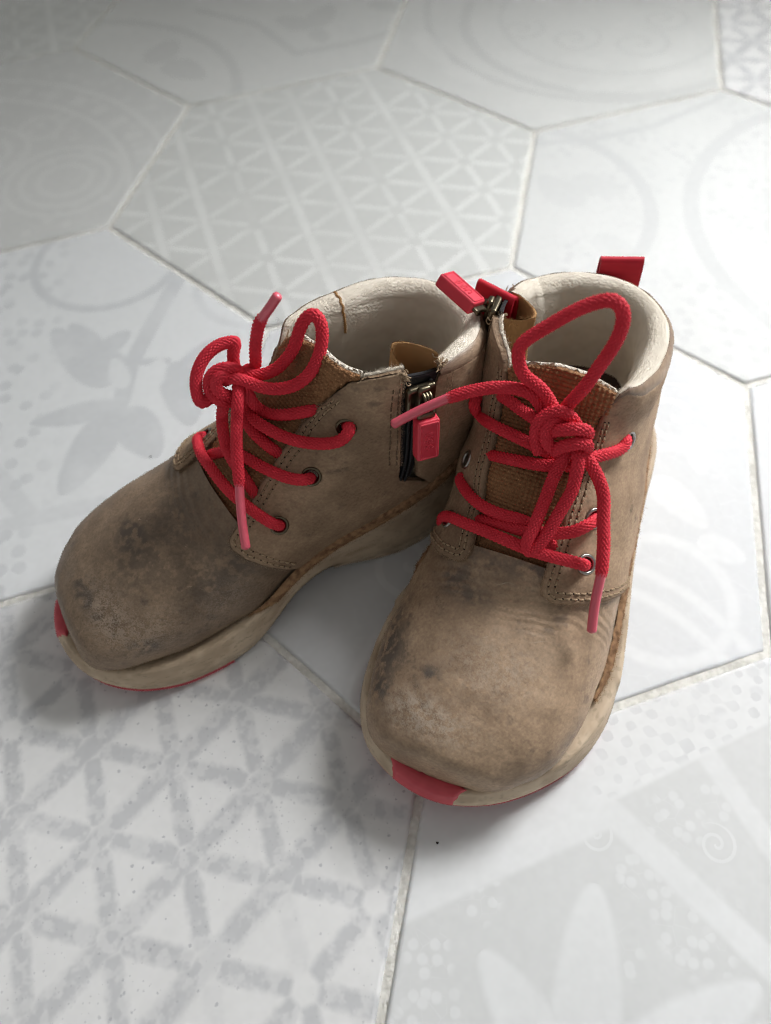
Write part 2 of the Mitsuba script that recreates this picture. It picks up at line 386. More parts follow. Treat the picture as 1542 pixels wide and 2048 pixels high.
def pat_swirl(p, n, uv):                                   # almost white tile, whiter scrolls and a big ring
    x, y, g = tile_tone(uv, 7.0)
    m = dr.maximum(spiral(x, y, .687, .148, .15), spiral(x, y, .30, .62, .14))
    m = dr.maximum(m, dr.maximum(ring(x, y, .12, -.92, .50, .016), ring(x, y, .12, -.92, .58, .016)))
    m = dr.maximum(m, ring(x, y, .46, -.52, .20, .018))
    for q in ((.55, -.10, .66, -.30, .06), (.52, -.08, .42, .08, .05), (.62, -.34, .74, -.42, .05), (.44, -.30, .34, -.40, .05), (.74, .10, .70, -.10, .05)):
        m = dr.maximum(m, pet(x, y, *q) * .9)
    m = dr.maximum(m, stroke(x, y, ((.40, .30), (.48, .12), (.60, .02), (.74, .0)), .016))
    m = dr.maximum(m, tri(x, y, 19.0, 3.0) * .3)
    m = dr.maximum(m, dr.maximum(spiral(x, y, -.50, .10, .16), dr.maximum(spiral(x, y, -.25, -.35, .15), spiral(x, y, -.65, -.25, .13))))
    m = dr.maximum(m, pet(x, y, -.62, -.05, -.30, -.12, .06))
    return mix((0.585, 0.593, 0.602), (0.655, 0.663, 0.668), m * .75) * g

def pat_swirl_grey(p, n, uv):                              # grey tile, concentric arcs with scrolls between them
    x, y, g = tile_tone(uv, 13.0)
    m = dr.maximum(ring(x, y, .30, .20, .96, .022), ring(x, y, .34, .08, .80, .03))
    m = dr.maximum(m, ring(x, y, .34, .10, .60, .014) * .7)
    sw = dr.maximum(spiral(x, y, .10, -.10, .16), dr.maximum(spiral(x, y, .42, -.20, .18), dr.maximum(spiral(x, y, -.16, .05, .14), spiral(x, y, .62, .05, .15))))
    l = pet(x, y, .0, -.30, .22, -.40, .06) + pet(x, y, -.30, -.2, -.12, -.36, .06) + pet(x, y, .55, -.36, .36, -.46, .06) + pet(x, y, -.72, .1, -.60, -.3, .07) + pet(x, y, -.62, -.3, -.42, -.52, .06) + pet(x, y, .0, -.62, .3, -.60, .05) + pet(x, y, .4, -.62, .7, -.5, .05)
    c = mix((0.565, 0.568, 0.555), (0.50, 0.503, 0.493), dr.clip(dr.maximum(m, sw * .7), 0, 1) * .75)
    return mix(c, (0.605, 0.608, 0.595), dr.clip(l + tri(x, y, 9.0, 5.0) * .6, 0, 1) * .5) * g

def pat_arcs(p, n, uv):                                    # pale tile, two wide grey arcs and small flowers
    x, y, g = tile_tone(uv, 17.0)
    m = ring(x, y, -.95, .15, .63, .030)
    m = dr.maximum(m, ring(x, y, .80, -.20, .99, .034))
    m = dr.maximum(m, stroke(x, y, ((-.80, .60), (-.45, .60), (-.15, .68), (.25, .90)), .020))
    f = dots(x, y, 17.0, 8.0, .28, .44) * sstep(.42, .55, fbm(x * 3, y * 3, 9.0)) * .7
    for q in ((-.62, .30, -.40, .18, .09), (-.62, .10, -.74, .35, .09), (.10, .0, .42, .12, .10), (.12, -.06, .30, -.34, .10), (-.60, -.10, -.46, -.28, .07)):
        f = dr.maximum(f, pet(x, y, *q) * .55)
    f = dr.maximum(f, tri(x, y, 12.0, 4.0) * .35)
    return mix((0.575, 0.580, 0.572), (0.475, 0.48, 0.482), dr.clip(dr.maximum(m, f), 0, 1) * .55) * g

def pat_medallion(p, n, uv):                               # grey tile with a pale medallion, beads and rosettes
    x, y, g = tile_tone(uv, 19.0)
    d = dr.sqrt(dr.square(x + .2) + dr.square(y + .5))
    th = dr.atan2(y + .5, x + .2)
    m = dr.maximum(band(dr.abs(d - 1.15), .016), band(dr.abs(d - .96), .016))
    bead = band(dr.abs(d - 1.055), .045) * sstep(.1, .4, dr.sin(th * 40))
    m = dr.maximum(m, bead * .8)
    for (cx, cy, r) in ((.45, -.33, .27), (.45, -.33, .20), (.45, -.33, .12), (.0, -.06, .22), (.0, -.06, .13), (.24, .14, .1)):
        m = dr.maximum(m, ring(x, y, cx, cy, r, .014) * .8)
    m = dr.maximum(m, dots(x, y, 9.0, 4.0, .2, .3) * .6)
    m = dr.maximum(m, tri(x, y, 9.0, 2.0) * .5)
    return mix((0.545, 0.548, 0.537), (0.615, 0.618, 0.605), m * .7) * g

def pat_fern(p, n, uv):                                    # grey tile, dark arcs and three-lobed leaves
    x, y, g = tile_tone(uv, 23.0)
    m = dr.maximum(ring(x, y, -.9, -.85, .88, .030), stroke(x, y, ((-.30, .10), (.05, -.12), (.28, -.50), (.62, -.42), (.86, -.30)), .026))
    for q in ((.36, -.22, .48, .06, .09), (.36, -.22, .16, -.06, .08), (.38, -.24, .44, -.40, .06), (.70, .05, .86, -.05, .07), (-.42, -.50, -.20, -.70, .10), (-.5, -.5, -.40, -.25, .10)):
        m = dr.maximum(m, pet(x, y, *q))
    m = dr.maximum(m, tri(x, y, 8.0, 7.0) * .3)
    return mix((0.575, 0.578, 0.565), (0.497, 0.50, 0.49), m * .7) * g

def pat_bands(p, n, uv):                                   # grey-white tile, pale straight bands, large petals, blossoms and a checked border
    x, y, g = tile_tone(uv, 29.0)
    m = stroke(x, y, ((-.95, .355), (-.262, .584)), .030)
    m = dr.maximum(m, stroke(x, y, ((-.29, .625), (.015, .254), (.25, -.03)), .032))
    m = dr.maximum(m, stroke(x, y, ((-.30, .62), (.0, .735), (.10, .48), (.24, .12)), .026))
    for q in ((-.44, .06, -.332, .436, .078), (-.46, .06, -.612, .316, .066), (-.42, .05, -.02, .22, .07), (-.50, .0, -.86, .10, .07), (-.40, .02, .05, -.02, .07)):
        m = dr.maximum(m, pet(x, y, *q))
    cl = mi.Float(0)
    for (cx, cy, r) in ((-.305, .301, .05), (-.116, .338, .10), (-.111, .56, .07), (-.01, .60, .05), (-.60, .43, .055), (-.725, .325, .06), (-.734, .223, .07), (-.22, .45, .06), (-.80, .15, .06), (-.56, .50, .03)):
        cl = dr.maximum(cl, 1 - sstep(r * .8, r * 1.15, dr.sqrt(dr.square(x - cx) + dr.square(y - cy)) + .03 * (noise(x * 25, y * 25, 3.0) - .5)))
    fl = dr.maximum(dots(x, y, 30.0, 5.0, .30, .48), tri(x, y, 26.0, 6.0) * .35) * cl
    m = dr.maximum(m, fl * .7)
    m = dr.maximum(m, spiral(x, y, -.309, .539, .045) * .8); m = dr.maximum(m, spiral(x, y, -.03, .50, .05) * .8)
    cx_, cy_ = x * math.cos(.35) + y * math.sin(.35), -x * math.sin(.35) + y * math.cos(.35)
    chk = (dr.sin(cx_ * 92) * dr.sin(cy_ * 92)) + .9 * (noise(x * 30, y * 30, 2.0) - .5)
    border = sstep(.66, .68, cy_) * (1 - sstep(.83, .85, cy_)) * sstep(-.06, -.04, cx_)
    k = sstep(.12, .45, chk) * border * (.35 + .65 * wear(x, y, 8.0))
    k = dr.maximum(k, dots(x, y, 20.0, 9.0, .30, .46) * sstep(.72, .74, cy_) * sstep(.22, .26, cx_) * .7)
    c = mix((0.570, 0.574, 0.570), (0.650, 0.655, 0.655), m * (.7 + .3 * wear(x, y, 3.0)))
    c = mix(c, (0.655, 0.66, 0.66), sstep(.655, .67, cy_) * .8)
    return mix(c, (0.535, 0.54, 0.545), k * .75) * g

def tile_bump(p, n, uv):
    return fbm(uv.x * 120, uv.y * 120, 1.0, octaves=3) + 1.5 * fbm(uv.x * 18, uv.y * 18, 4.0, octaves=2)

for key, fn in dict(lattice_light=pat_lattice_light, lattice_grey=pat_lattice_grey, leaves=pat_leaves, swirl=pat_swirl, swirl_grey=pat_swirl_grey,
                    arcs=pat_arcs, medallion=pat_medallion, fern=pat_fern, bands=pat_bands).items():
    mat('tile_' + key, principled(mikit.proc(fn), 0.55, 0.16, tile_bump, 0.00007, 3e-4))

def grout_col(p, n, uv):
    return mix((0.535, 0.52, 0.475), (0.71, 0.695, 0.65), sstep(.2, .7, .6 * fbm(p.x * 500, p.y * 500, 1.0, octaves=3) + .4 * fbm(p.x * 60, p.y * 60, 4.0, octaves=2)))
def grout_bump(p, n, uv):
    return fbm(p.x * 1500, p.y * 1500, 1.0, octaves=2) + fbm(p.x * 500, p.y * 500, 2.0, octaves=2)
mat('grout', principled(mikit.proc(grout_col), 0.95, 0.1, grout_bump, 0.0007))

def make_floor():
    # the grout bed: one sheet under all tiles, finely cut near the boots so that its surface is lumpy in the joints
    xs = np.concatenate([[-2.5, -1.6, -.9], np.linspace(-.4, .4, 161), [.9, 1.6, 2.5]])
    ys = np.concatenate([[-2.0, -1.2, -.5], np.linspace(-.05, .8, 171), [1.4, 2.2, 3.2]])
    X, Y = np.meshgrid(xs, ys, indexing='ij')
    Z = -.0015 + .0010 * (meshkit.fbm(np.stack([X * 150, Y * 150, X * 0], -1), 3) - .5)
    v = np.stack([X, Y, Z], -1).reshape(-1, 3)
    put('floor', trimesh.Trimesh(v, grid_faces(len(xs), len(ys)), process=False), 'grout', True, label='pale grey floor of large hexagonal printed tiles with cream grout', kind='structure')
    C = nb(CA, 4); names = {}
    def name(c, k):
        names[tuple(np.round(c, 3))] = k
    name(CA, 'lattice_light'); name(nb(CA, 5), 'leaves'); name(C, 'swirl'); name(nb(CA, 1), 'fern'); name(nb(CA, 2), 'swirl_grey'); name(nb(CA, 3), 'arcs'); name(nb(CA, 0), 'medallion')
    name(nb(C, 5), 'lattice_grey'); name(nb(C, 4), 'bands'); name(nb(nb(CA, 0), 1), 'lattice_light'); name(nb(nb(CA, 2), 3), 'lattice_grey'); name(nb(C, 3), 'swirl')
    kinds = ['swirl', 'leaves', 'arcs', 'medallion', 'bands', 'fern', 'lattice_light', 'swirl_grey']
    seen, todo, cells = set(), [CA], []
    while todo:
        c = todo.pop(0); k = tuple(np.round(c, 3))
        if k in seen or np.linalg.norm(c - np.array([0, .3])) > .95:
            continue
        seen.add(k); cells.append(c); todo += [nb(c, i) for i in range(6)]
    g = np.random.default_rng(3)
    for c in cells:
        k = names.get(tuple(np.round(c, 3))) or kinds[g.integers(len(kinds))]
        ap = S * math.sqrt(3) / 2 - .0015
        prof = [(ap, -.007), (ap, -.0016), (ap - .0003, -.0008), (ap - .0007, -.00035), (ap - .0012, -.0001), (ap - .0018, 0.0)]
        rings = []
        tilt = g.normal(0, .0006, 2); dz = g.normal(0, .00012)
        for (a, z) in prof:
            R = a * 2 / math.sqrt(3)
            pts = np.array([hexdir(i) for i in range(6)]) * R
            pts = np.array([pts[i] + (pts[(i + 1) % 6] - pts[i]) * t for i in range(6) for t in np.linspace(0, 1, 6)[:-1]])
            rings.append(np.column_stack([pts, np.full(30, z)]))
        v = np.vstack(rings + [[[0, 0, 0.0]]])
        f = grid_faces(len(prof), 30, True)
        j = np.arange(30); o = (len(prof) - 1) * 30
        f = np.vstack([f, np.stack([o + j, o + (j + 1) % 30, np.full(30, len(v) - 1)], 1)])[:, [0, 2, 1]]
        v[:, 2] += dz + v[:, :2] @ tilt * .6
        uv = v[:, :2] / S
        v[:, :2] += c
        put('floor__tile', trimesh.Trimesh(v, f, process=False), 'tile_' + k, True, uv)
make_floor()

# ------------------------------------------------------------------ boots
# local frame of a boot: x from heel to toe, y towards the inner side, z up. The upper is a skin P(v, u): sections fan from the toe (v=0) round the
# instep to the collar (v>=1); u = 0 runs down the middle of the front, +-1 along the bottom and up the back, u > 0 on the inner side.
KEYS = np.array([
    # v, front x, front z, back x, back z, half widths inner and outer, centre y, height of the widest point, roundness front and back
    [0.00, .1795, .0205, .1795, .0185, .0010, .0010, .009, .55, 2.0, 2.0],
    [0.012, .1788, .0243, .1790, .0150, .0112, .0107, .009, .55, 2.0, 2.0],
    [0.03, .1772, .0312, .1776, .0120, .0200, .0195, .0075, .56, 2.1, 2.1],
    [0.08, .1705, .0362, .1712, .0110, .0292, .0283, .0050, .58, 2.1, 2.3],
    [0.17, .1570, .0422, .1570, .0100, .0375, .0345, .0010, .62, 2.15, 2.7],
    [0.27, .1390, .0480, .1350, .0100, .0412, .0380, .000, .66, 2.15, 2.9],
    [0.37, .1220, .0522, .1120, .0110, .0415, .0378, -.001, .68, 2.15, 2.9],
    [0.47, .1070, .0600, .0860, .0130, .0395, .0368, -.001, .68, 2.1, 2.8],
    [0.57, .0960, .0670, .0600, .0150, .0385, .0342, -.001, .68, 2.1, 2.5],
    [0.66, .0870, .0745, .0350, .0170, .0388, .0330, .000, .66, 2.2, 2.4],
    [0.74, .0790, .0795, .0090, .0210, .0375, .0292, .000, .60, 2.3, 2.3],
    [0.82, .0735, .0840, -.0050, .0400, .0358, .0268, .000, .55, 2.45, 2.2],
    [0.91, .0690, .0885, -.0085, .0660, .0340, .0260, .000, .53, 2.6, 2.2],
    [1.00, .0650, .0930, -.0080, .0900, .0330, .0265, .000, .52, 2.7, 2.2],
    [1.10, .0625, .1000, -.0070, .1000, .0325, .0262, .000, .52, 2.7, 2.2],
    [1.25, .0580, .1100, -.0060, .1150, .0320, .0260, .000, .52, 2.7, 2.2],
])
SP = PchipInterpolator(KEYS[:, 0], KEYS[:, 1:])
VMAX = 1.25

def section(v, u):
    v = np.clip(np.asarray(v, float), 0, VMAX); u = np.asarray(u, float); u = np.where(np.abs(u) > 1, u - 2 * np.sign(u), u)
    v, u = np.broadcast_arrays(v, u)
    Tx, Tz, Bx, Bz, wm, wl, yc, hm, nt, nbm = np.moveaxis(SP(v), -1, 0)
    th = np.abs(u) * np.pi; s, c = np.sin(th), np.cos(th)
    n = np.where(c > 0, nt, nbm)
    w = np.abs(s) ** (2 / n); cc = np.sign(c) * np.abs(c) ** (2 / n)
    h = np.where(c > 0, hm * (1 - cc), hm - (1 - hm) * cc)
    y = np.sign(u) * w * np.where(u > 0, wm, wl) + yc
    x, z = Tx + (Bx - Tx) * h, Tz + (Bz - Tz) * h
    tuck = np.clip((.052 - z) / .030, 0, 1) * np.clip((x + .005) / .025, 0, 1) * np.clip((.118 - x) / .035, 0, 1)   # the arch is drawn in towards the sole
    y = y * (1 - np.where(u > 0, .13, .04) * tuck * tuck * (3 - 2 * tuck))
    return np.stack([x, y, z], -1)

class Boot:
    def __init__(b, key, o, ax, inner, shift, seed, stretch=0.0):
        b.stretch = stretch
        b.key, b.o, b.shift, b.seed = key, np.array(o, float), shift, seed
        a = np.array(ax, float); b.ax = a / np.linalg.norm(a)
        b.inner = np.array([b.ax[1], -b.ax[0], 0]) * inner
    def world(b, L):
        L = np.array(L, float)
        L[..., 0] += b.stretch * np.maximum(L[..., 0] - .10, 0)
        t = np.clip((L[..., 2] - .055) / .035, 0, 1) * np.clip((.1 - L[..., 0]) / .04, 0, 1)
        L[..., 1] += b.shift * t * t * (3 - 2 * t)
        return b.o + L[..., :1] * b.ax + L[..., 1:2] * b.inner + L[..., 2:3] * np.array([0, 0, 1.0])
    def raw(b, v, u):
        v, u = np.broadcast_arrays(np.asarray(v, float), np.asarray(u, float))
        return b.world(section(v, u))
    def nraw(b, v, u):
        e = 2e-3
        v, u = np.broadcast_arrays(np.asarray(v, float), np.asarray(u, float))
        v0, v1 = np.clip(v - e, .004, VMAX), np.clip(v + e, .008, VMAX)
        du = b.raw(np.maximum(v, .006), u + e) - b.raw(np.maximum(v, .006), u - e)
        n = unit(np.cross(b.raw(v1, u) - b.raw(v0, u), du))
        cen = .5 * (b.raw(v, 0 * u) + b.raw(v, 0 * u + 1))
        sgn = np.sign(((b.raw(v, u) - cen) * n).sum(-1, keepdims=True))
        return n * np.where(sgn == 0, 1, sgn)
    def lift(b, v, u):
        """soft shape of worn leather on top of the plain skin"""
        P = section(v, u)
        d = .0011 * (meshkit.fbm(P * 55 + b.seed, 3, b.seed) - .5) + .0005 * (meshkit.fbm(P * 170 + b.seed, 2, b.seed + 5) - .5)
        cre = np.exp(-((v - .385 - .05 * np.abs(u)) / .05) ** 2) * np.exp(-(u / .5) ** 2)      # walking creases across the ball
        d = d + cre * .00026 * meshkit.noise(P * 90, 4) * (np.sin(v * 330 + 5 * np.sin(u * 7) + 16 * meshkit.noise(P * 75, 3)) - .2)
        pad = np.exp(-((v - .95) / .075) ** 2) * np.where(u < 0, np.clip((-u - .22) / .2, 0, 1), np.clip((u - .52) / .12, 0, 1))
        return d + .0022 * pad
    def P(b, v, u, off=0.0):
        return b.raw(v, u) + b.nraw(v, u) * (np.asarray(off) + b.lift(v, u))[..., None]

left = Boot('child_boot', [0.0283, 0.2216, 0], [-0.8912, -0.4537, 0], -1, .0006, 3, .025)
right = Boot('child_boot_001', [.0955, .223, 0], [-.0805, -.160, 0], 1, .0045, 8)

MV, MU = 0.2, 0.118                                         # metres per unit of v and u, for laying out panels

def sample_poly(pts, step, rounding=0.0):
    """panel outline given in (v, u), rounded, as a shapely polygon in metres"""
    p = Polygon([(v * MV, u * MU) for v, u in pts]).buffer(0)
    if rounding:
        p = p.buffer(-rounding).buffer(rounding * 2, quad_segs=8).buffer(-rounding, quad_segs=8)
    return p

def ring_pts(line, step):
    n = max(8, int(line.length / step))
    return np.array([line.interpolate(i / n, normalized=True).coords[0] for i in range(n)])

def panel(b, key, poly, m, off, thick, step=.0011, edge=.0006, holes=(), disp=None, smooth=True, rough=0.0, **lab):
    """a piece of leather or cloth lying on the skin: a triangulated outline with rolled, slightly ragged edges"""
    for (v, u, r) in holes:
        e = 2e-3
        su = np.linalg.norm(b.raw(v, u + e) - b.raw(v, u - e)) / (2 * e * MU)
        sv = np.linalg.norm(b.raw(v + e, u) - b.raw(v - e, u)) / (2 * e * MV)
        th = np.linspace(0, 2 * np.pi, 25)[:-1]
        poly = poly.difference(Polygon(np.column_stack([v * MV + r / sv * np.cos(th), u * MU + r / su * np.sin(th)])))
    g = np.random.default_rng(b.seed + len(scene))
    loops = [ring_pts(poly.exterior, step * .6)] + [ring_pts(r, step * .35) for r in poly.interiors]
    inner = poly.buffer(-edge)
    inner = max(inner.geoms, key=lambda q: q.area) if inner.geom_type != 'Polygon' else inner
    loops2 = [ring_pts(inner.exterior, step * .6)] + [ring_pts(r, step * .4) for r in inner.interiors]
    core = inner.buffer(-step * .55)
    x0, y0, x1, y1 = poly.bounds
    gx, gy = np.meshgrid(np.arange(x0, x1, step), np.arange(y0, y1, step * .87), indexing='ij')
    gx = gx + (np.arange(gx.shape[1]) % 2)[None, :] * step / 2
    q = np.column_stack([gx.ravel(), gy.ravel()])
    q = q[contains_xy(core, q[:, 0], q[:, 1])]
    B = np.vstack(loops); I = np.vstack(loops2)
    pts = np.vstack([B, I, q])
    tri = Delaunay(pts).simplices
    c = pts[tri].mean(1)
    tri = tri[contains_xy(poly.buffer(1e-6), c[:, 0], c[:, 1])]
    nB, nI = len(B), len(I)
    o = np.full(len(pts), float(thick)); o[:nB] = thick * .45; o[nB:nB + nI] = thick * .9
    v, u = pts[:, 0] / MV, pts[:, 1] / MU
    ofs = off(v, u) if callable(off) else off
    h = o + ofs
    if disp is not None:
        w = np.ones(len(pts)); w[:nB] = .3
        h = h + disp(b, v, u) * w
    if rough:
        h[:nB] += g.normal(0, rough, nB)
    V = b.P(v, u, h)
    if rough:
        V[:nB] += g.normal(0, rough, (nB, 3))
    Vb = b.P(v[:nB], u[:nB], (ofs[:nB] if callable(off) else ofs) - .0008)
    # outer walls down from each outline
    F = [tri]; at = 0; base = len(V)
    for L in loops:
        n = len(L); i = np.arange(n); j = (i + 1) % n
        F.append(np.vstack([np.stack([at + i, at + j, base + at + j], 1), np.stack([at + i, base + at + j, base + at + i], 1)]))
        at += n
    V = np.vstack([V, Vb]); F = np.vstack(F)
    UV = np.column_stack([np.concatenate([v, v[:nB]]), np.concatenate([u, u[:nB]])])
    # consistent winding: top faces look outwards
    fn = np.cross(V[F[:, 1]] - V[F[:, 0]], V[F[:, 2]] - V[F[:, 0]])
    vi = np.concatenate([v, v[:nB]])[F].mean(1); ui = np.concatenate([u, u[:nB]])[F].mean(1)
    flip = (fn * b.nraw(vi, ui)).sum(1) < 0
    k = len(tri)
    F[:k][flip[:k]] = F[:k][flip[:k]][:, ::-1]
    return put(b.key + '__' + key, trimesh.Trimesh(V, F, process=False), m, smooth, UV, **lab)

def stitches(b, lines, off, pitch=.0025, ln=.0023, r=.00036, jit=.00012, seed=0, holes=None):
    """rows of single stitches along (v, u) lines, each a short thread sunk at both ends"""
    g = np.random.default_rng(seed + b.seed); out = []; dots_ = trimesh.creation.icosphere(1, 1.0)
    for line in lines:
        vu = np.asarray(line, float)
        d = np.concatenate([[0], np.cumsum(np.linalg.norm(np.diff(b.raw(vu[:, 0], vu[:, 1]), axis=0), axis=1))])
        n = max(2, int(d[-1] / pitch))
        for k in range(n):
            t = np.array([-.5, -.25, 0, .25, .5]) * ln + (k + .5) * d[-1] / n + g.normal(0, jit)
            v, u = np.interp(t, d, vu[:, 0]), np.interp(t, d, vu[:, 1])
            h = np.array([-.0003, .0002, .00032, .0002, -.0003]) + off
            c = b.P(v, u, h) + g.normal(0, jit * .5, 3)
            out.append(tube(c, r * np.array([.7, 1, 1.05, 1, .7]) * g.uniform(.85, 1.15), 6))
            if holes is not None:
                h0 = b.P(v[4] + (v[4] - v[2]) * .12, u[4] + (u[4] - u[2]) * .12, off); n0 = b.nraw(v[4], u[4])
                d_ = dots_.vertices - n0 * (dots_.vertices @ n0)[:, None] * .72
                holes.append(trimesh.Trimesh(h0 + d_ * .00042, dots_.faces, process=False))
    return cat(out)

def inset_lines(poly, d, keep, step=.0008):
    """the part of the outline, moved inwards by d, where keep(v, u) holds"""
    p = poly.buffer(-d)
    p = max(p.geoms, key=lambda q: q.area) if p.geom_type != 'Polygon' else p
    q = ring_pts(p.exterior, step); vu = q / np.array([MV, MU])
    ok = keep(vu[:, 0], vu[:, 1]); n = len(ok)
    if ok.all() or not ok.any():
        return [vu] if ok.all() else []
    s = int(np.argmin(ok)); vu, ok = np.roll(vu, -s, 0), np.roll(ok, -s)
    out, cur = [], []
    for a, k in zip(vu, ok):
        if k: cur.append(a)
        elif cur: out.append(cur); cur = []
    if cur: out.append(cur)
    return [np.array(c) for c in out if len(c) > 5]

SOLE = np.array([(-.008, .0), (-.0055, .016), (.006, .0285), (.028, .0365), (.050, .0370), (.075, .0350), (.098, .0390), (.118, .0455), (.138, .0470), (.155, .0445), (.169, .0385), (.1795, .0280), (.1850, .0120),
                 (.1845, -.002), (.1790, -.0150), (.1710, -.0255), (.158, -.0370), (.146, -.0435), (.130, -.0475), (.1135, -.0470), (.090, -.0432), (.062, -.0385), (.036, -.0365), (.012, -.0330), (-.003, -.0190)])
def z_top(x, side):
    zi = np.interp(x, [-.01, .02, .048, .063, .091, .108, .135, .165, .178, .186], [.038, .036, .0325, .0285, .0225, .0195,   .0172, .0165, .0172, .0182])
    zo = np.interp(x, [-.01, .02, .048, .075, .0916, .108, .123, .165, .178, .186], [.040, .0365, .032, .0265, .0225, .0200, .0178, .0165, .0172, .0182])
    return zi * (1 + side) / 2 + zo * (1 - side) / 2
def z_bot(x):
    return np.interp(x, [-.01, .0, .02, .045, .058, .075, .095, .107, .122, .15, .165, .177, .186], [.0045, .002, .0002, .0002, .002, .0050, .0050, .0030, .0002, .0002, .0030, .0072, .0112])

def sole_curve(n=360):
    return catmull(SOLE, np.linalg.norm(np.diff(np.vstack([SOLE, SOLE[:1]]), axis=0), axis=1).sum() / n, True)[:-1]

def inward(o):
    t = unit(np.roll(o, -1, 0) - np.roll(o, 1, 0))
    n = np.column_stack([-t[:, 1], t[:, 0]])
    c = o.mean(0)
    return n * np.sign(((c - o) * n).sum(1))[:, None]

def loft_rings(b, o, rings, closed_bottom=None):
    v = np.vstack([b.world(r) for r in rings])
    f = grid_faces(len(rings), len(o), True)
    return v, f

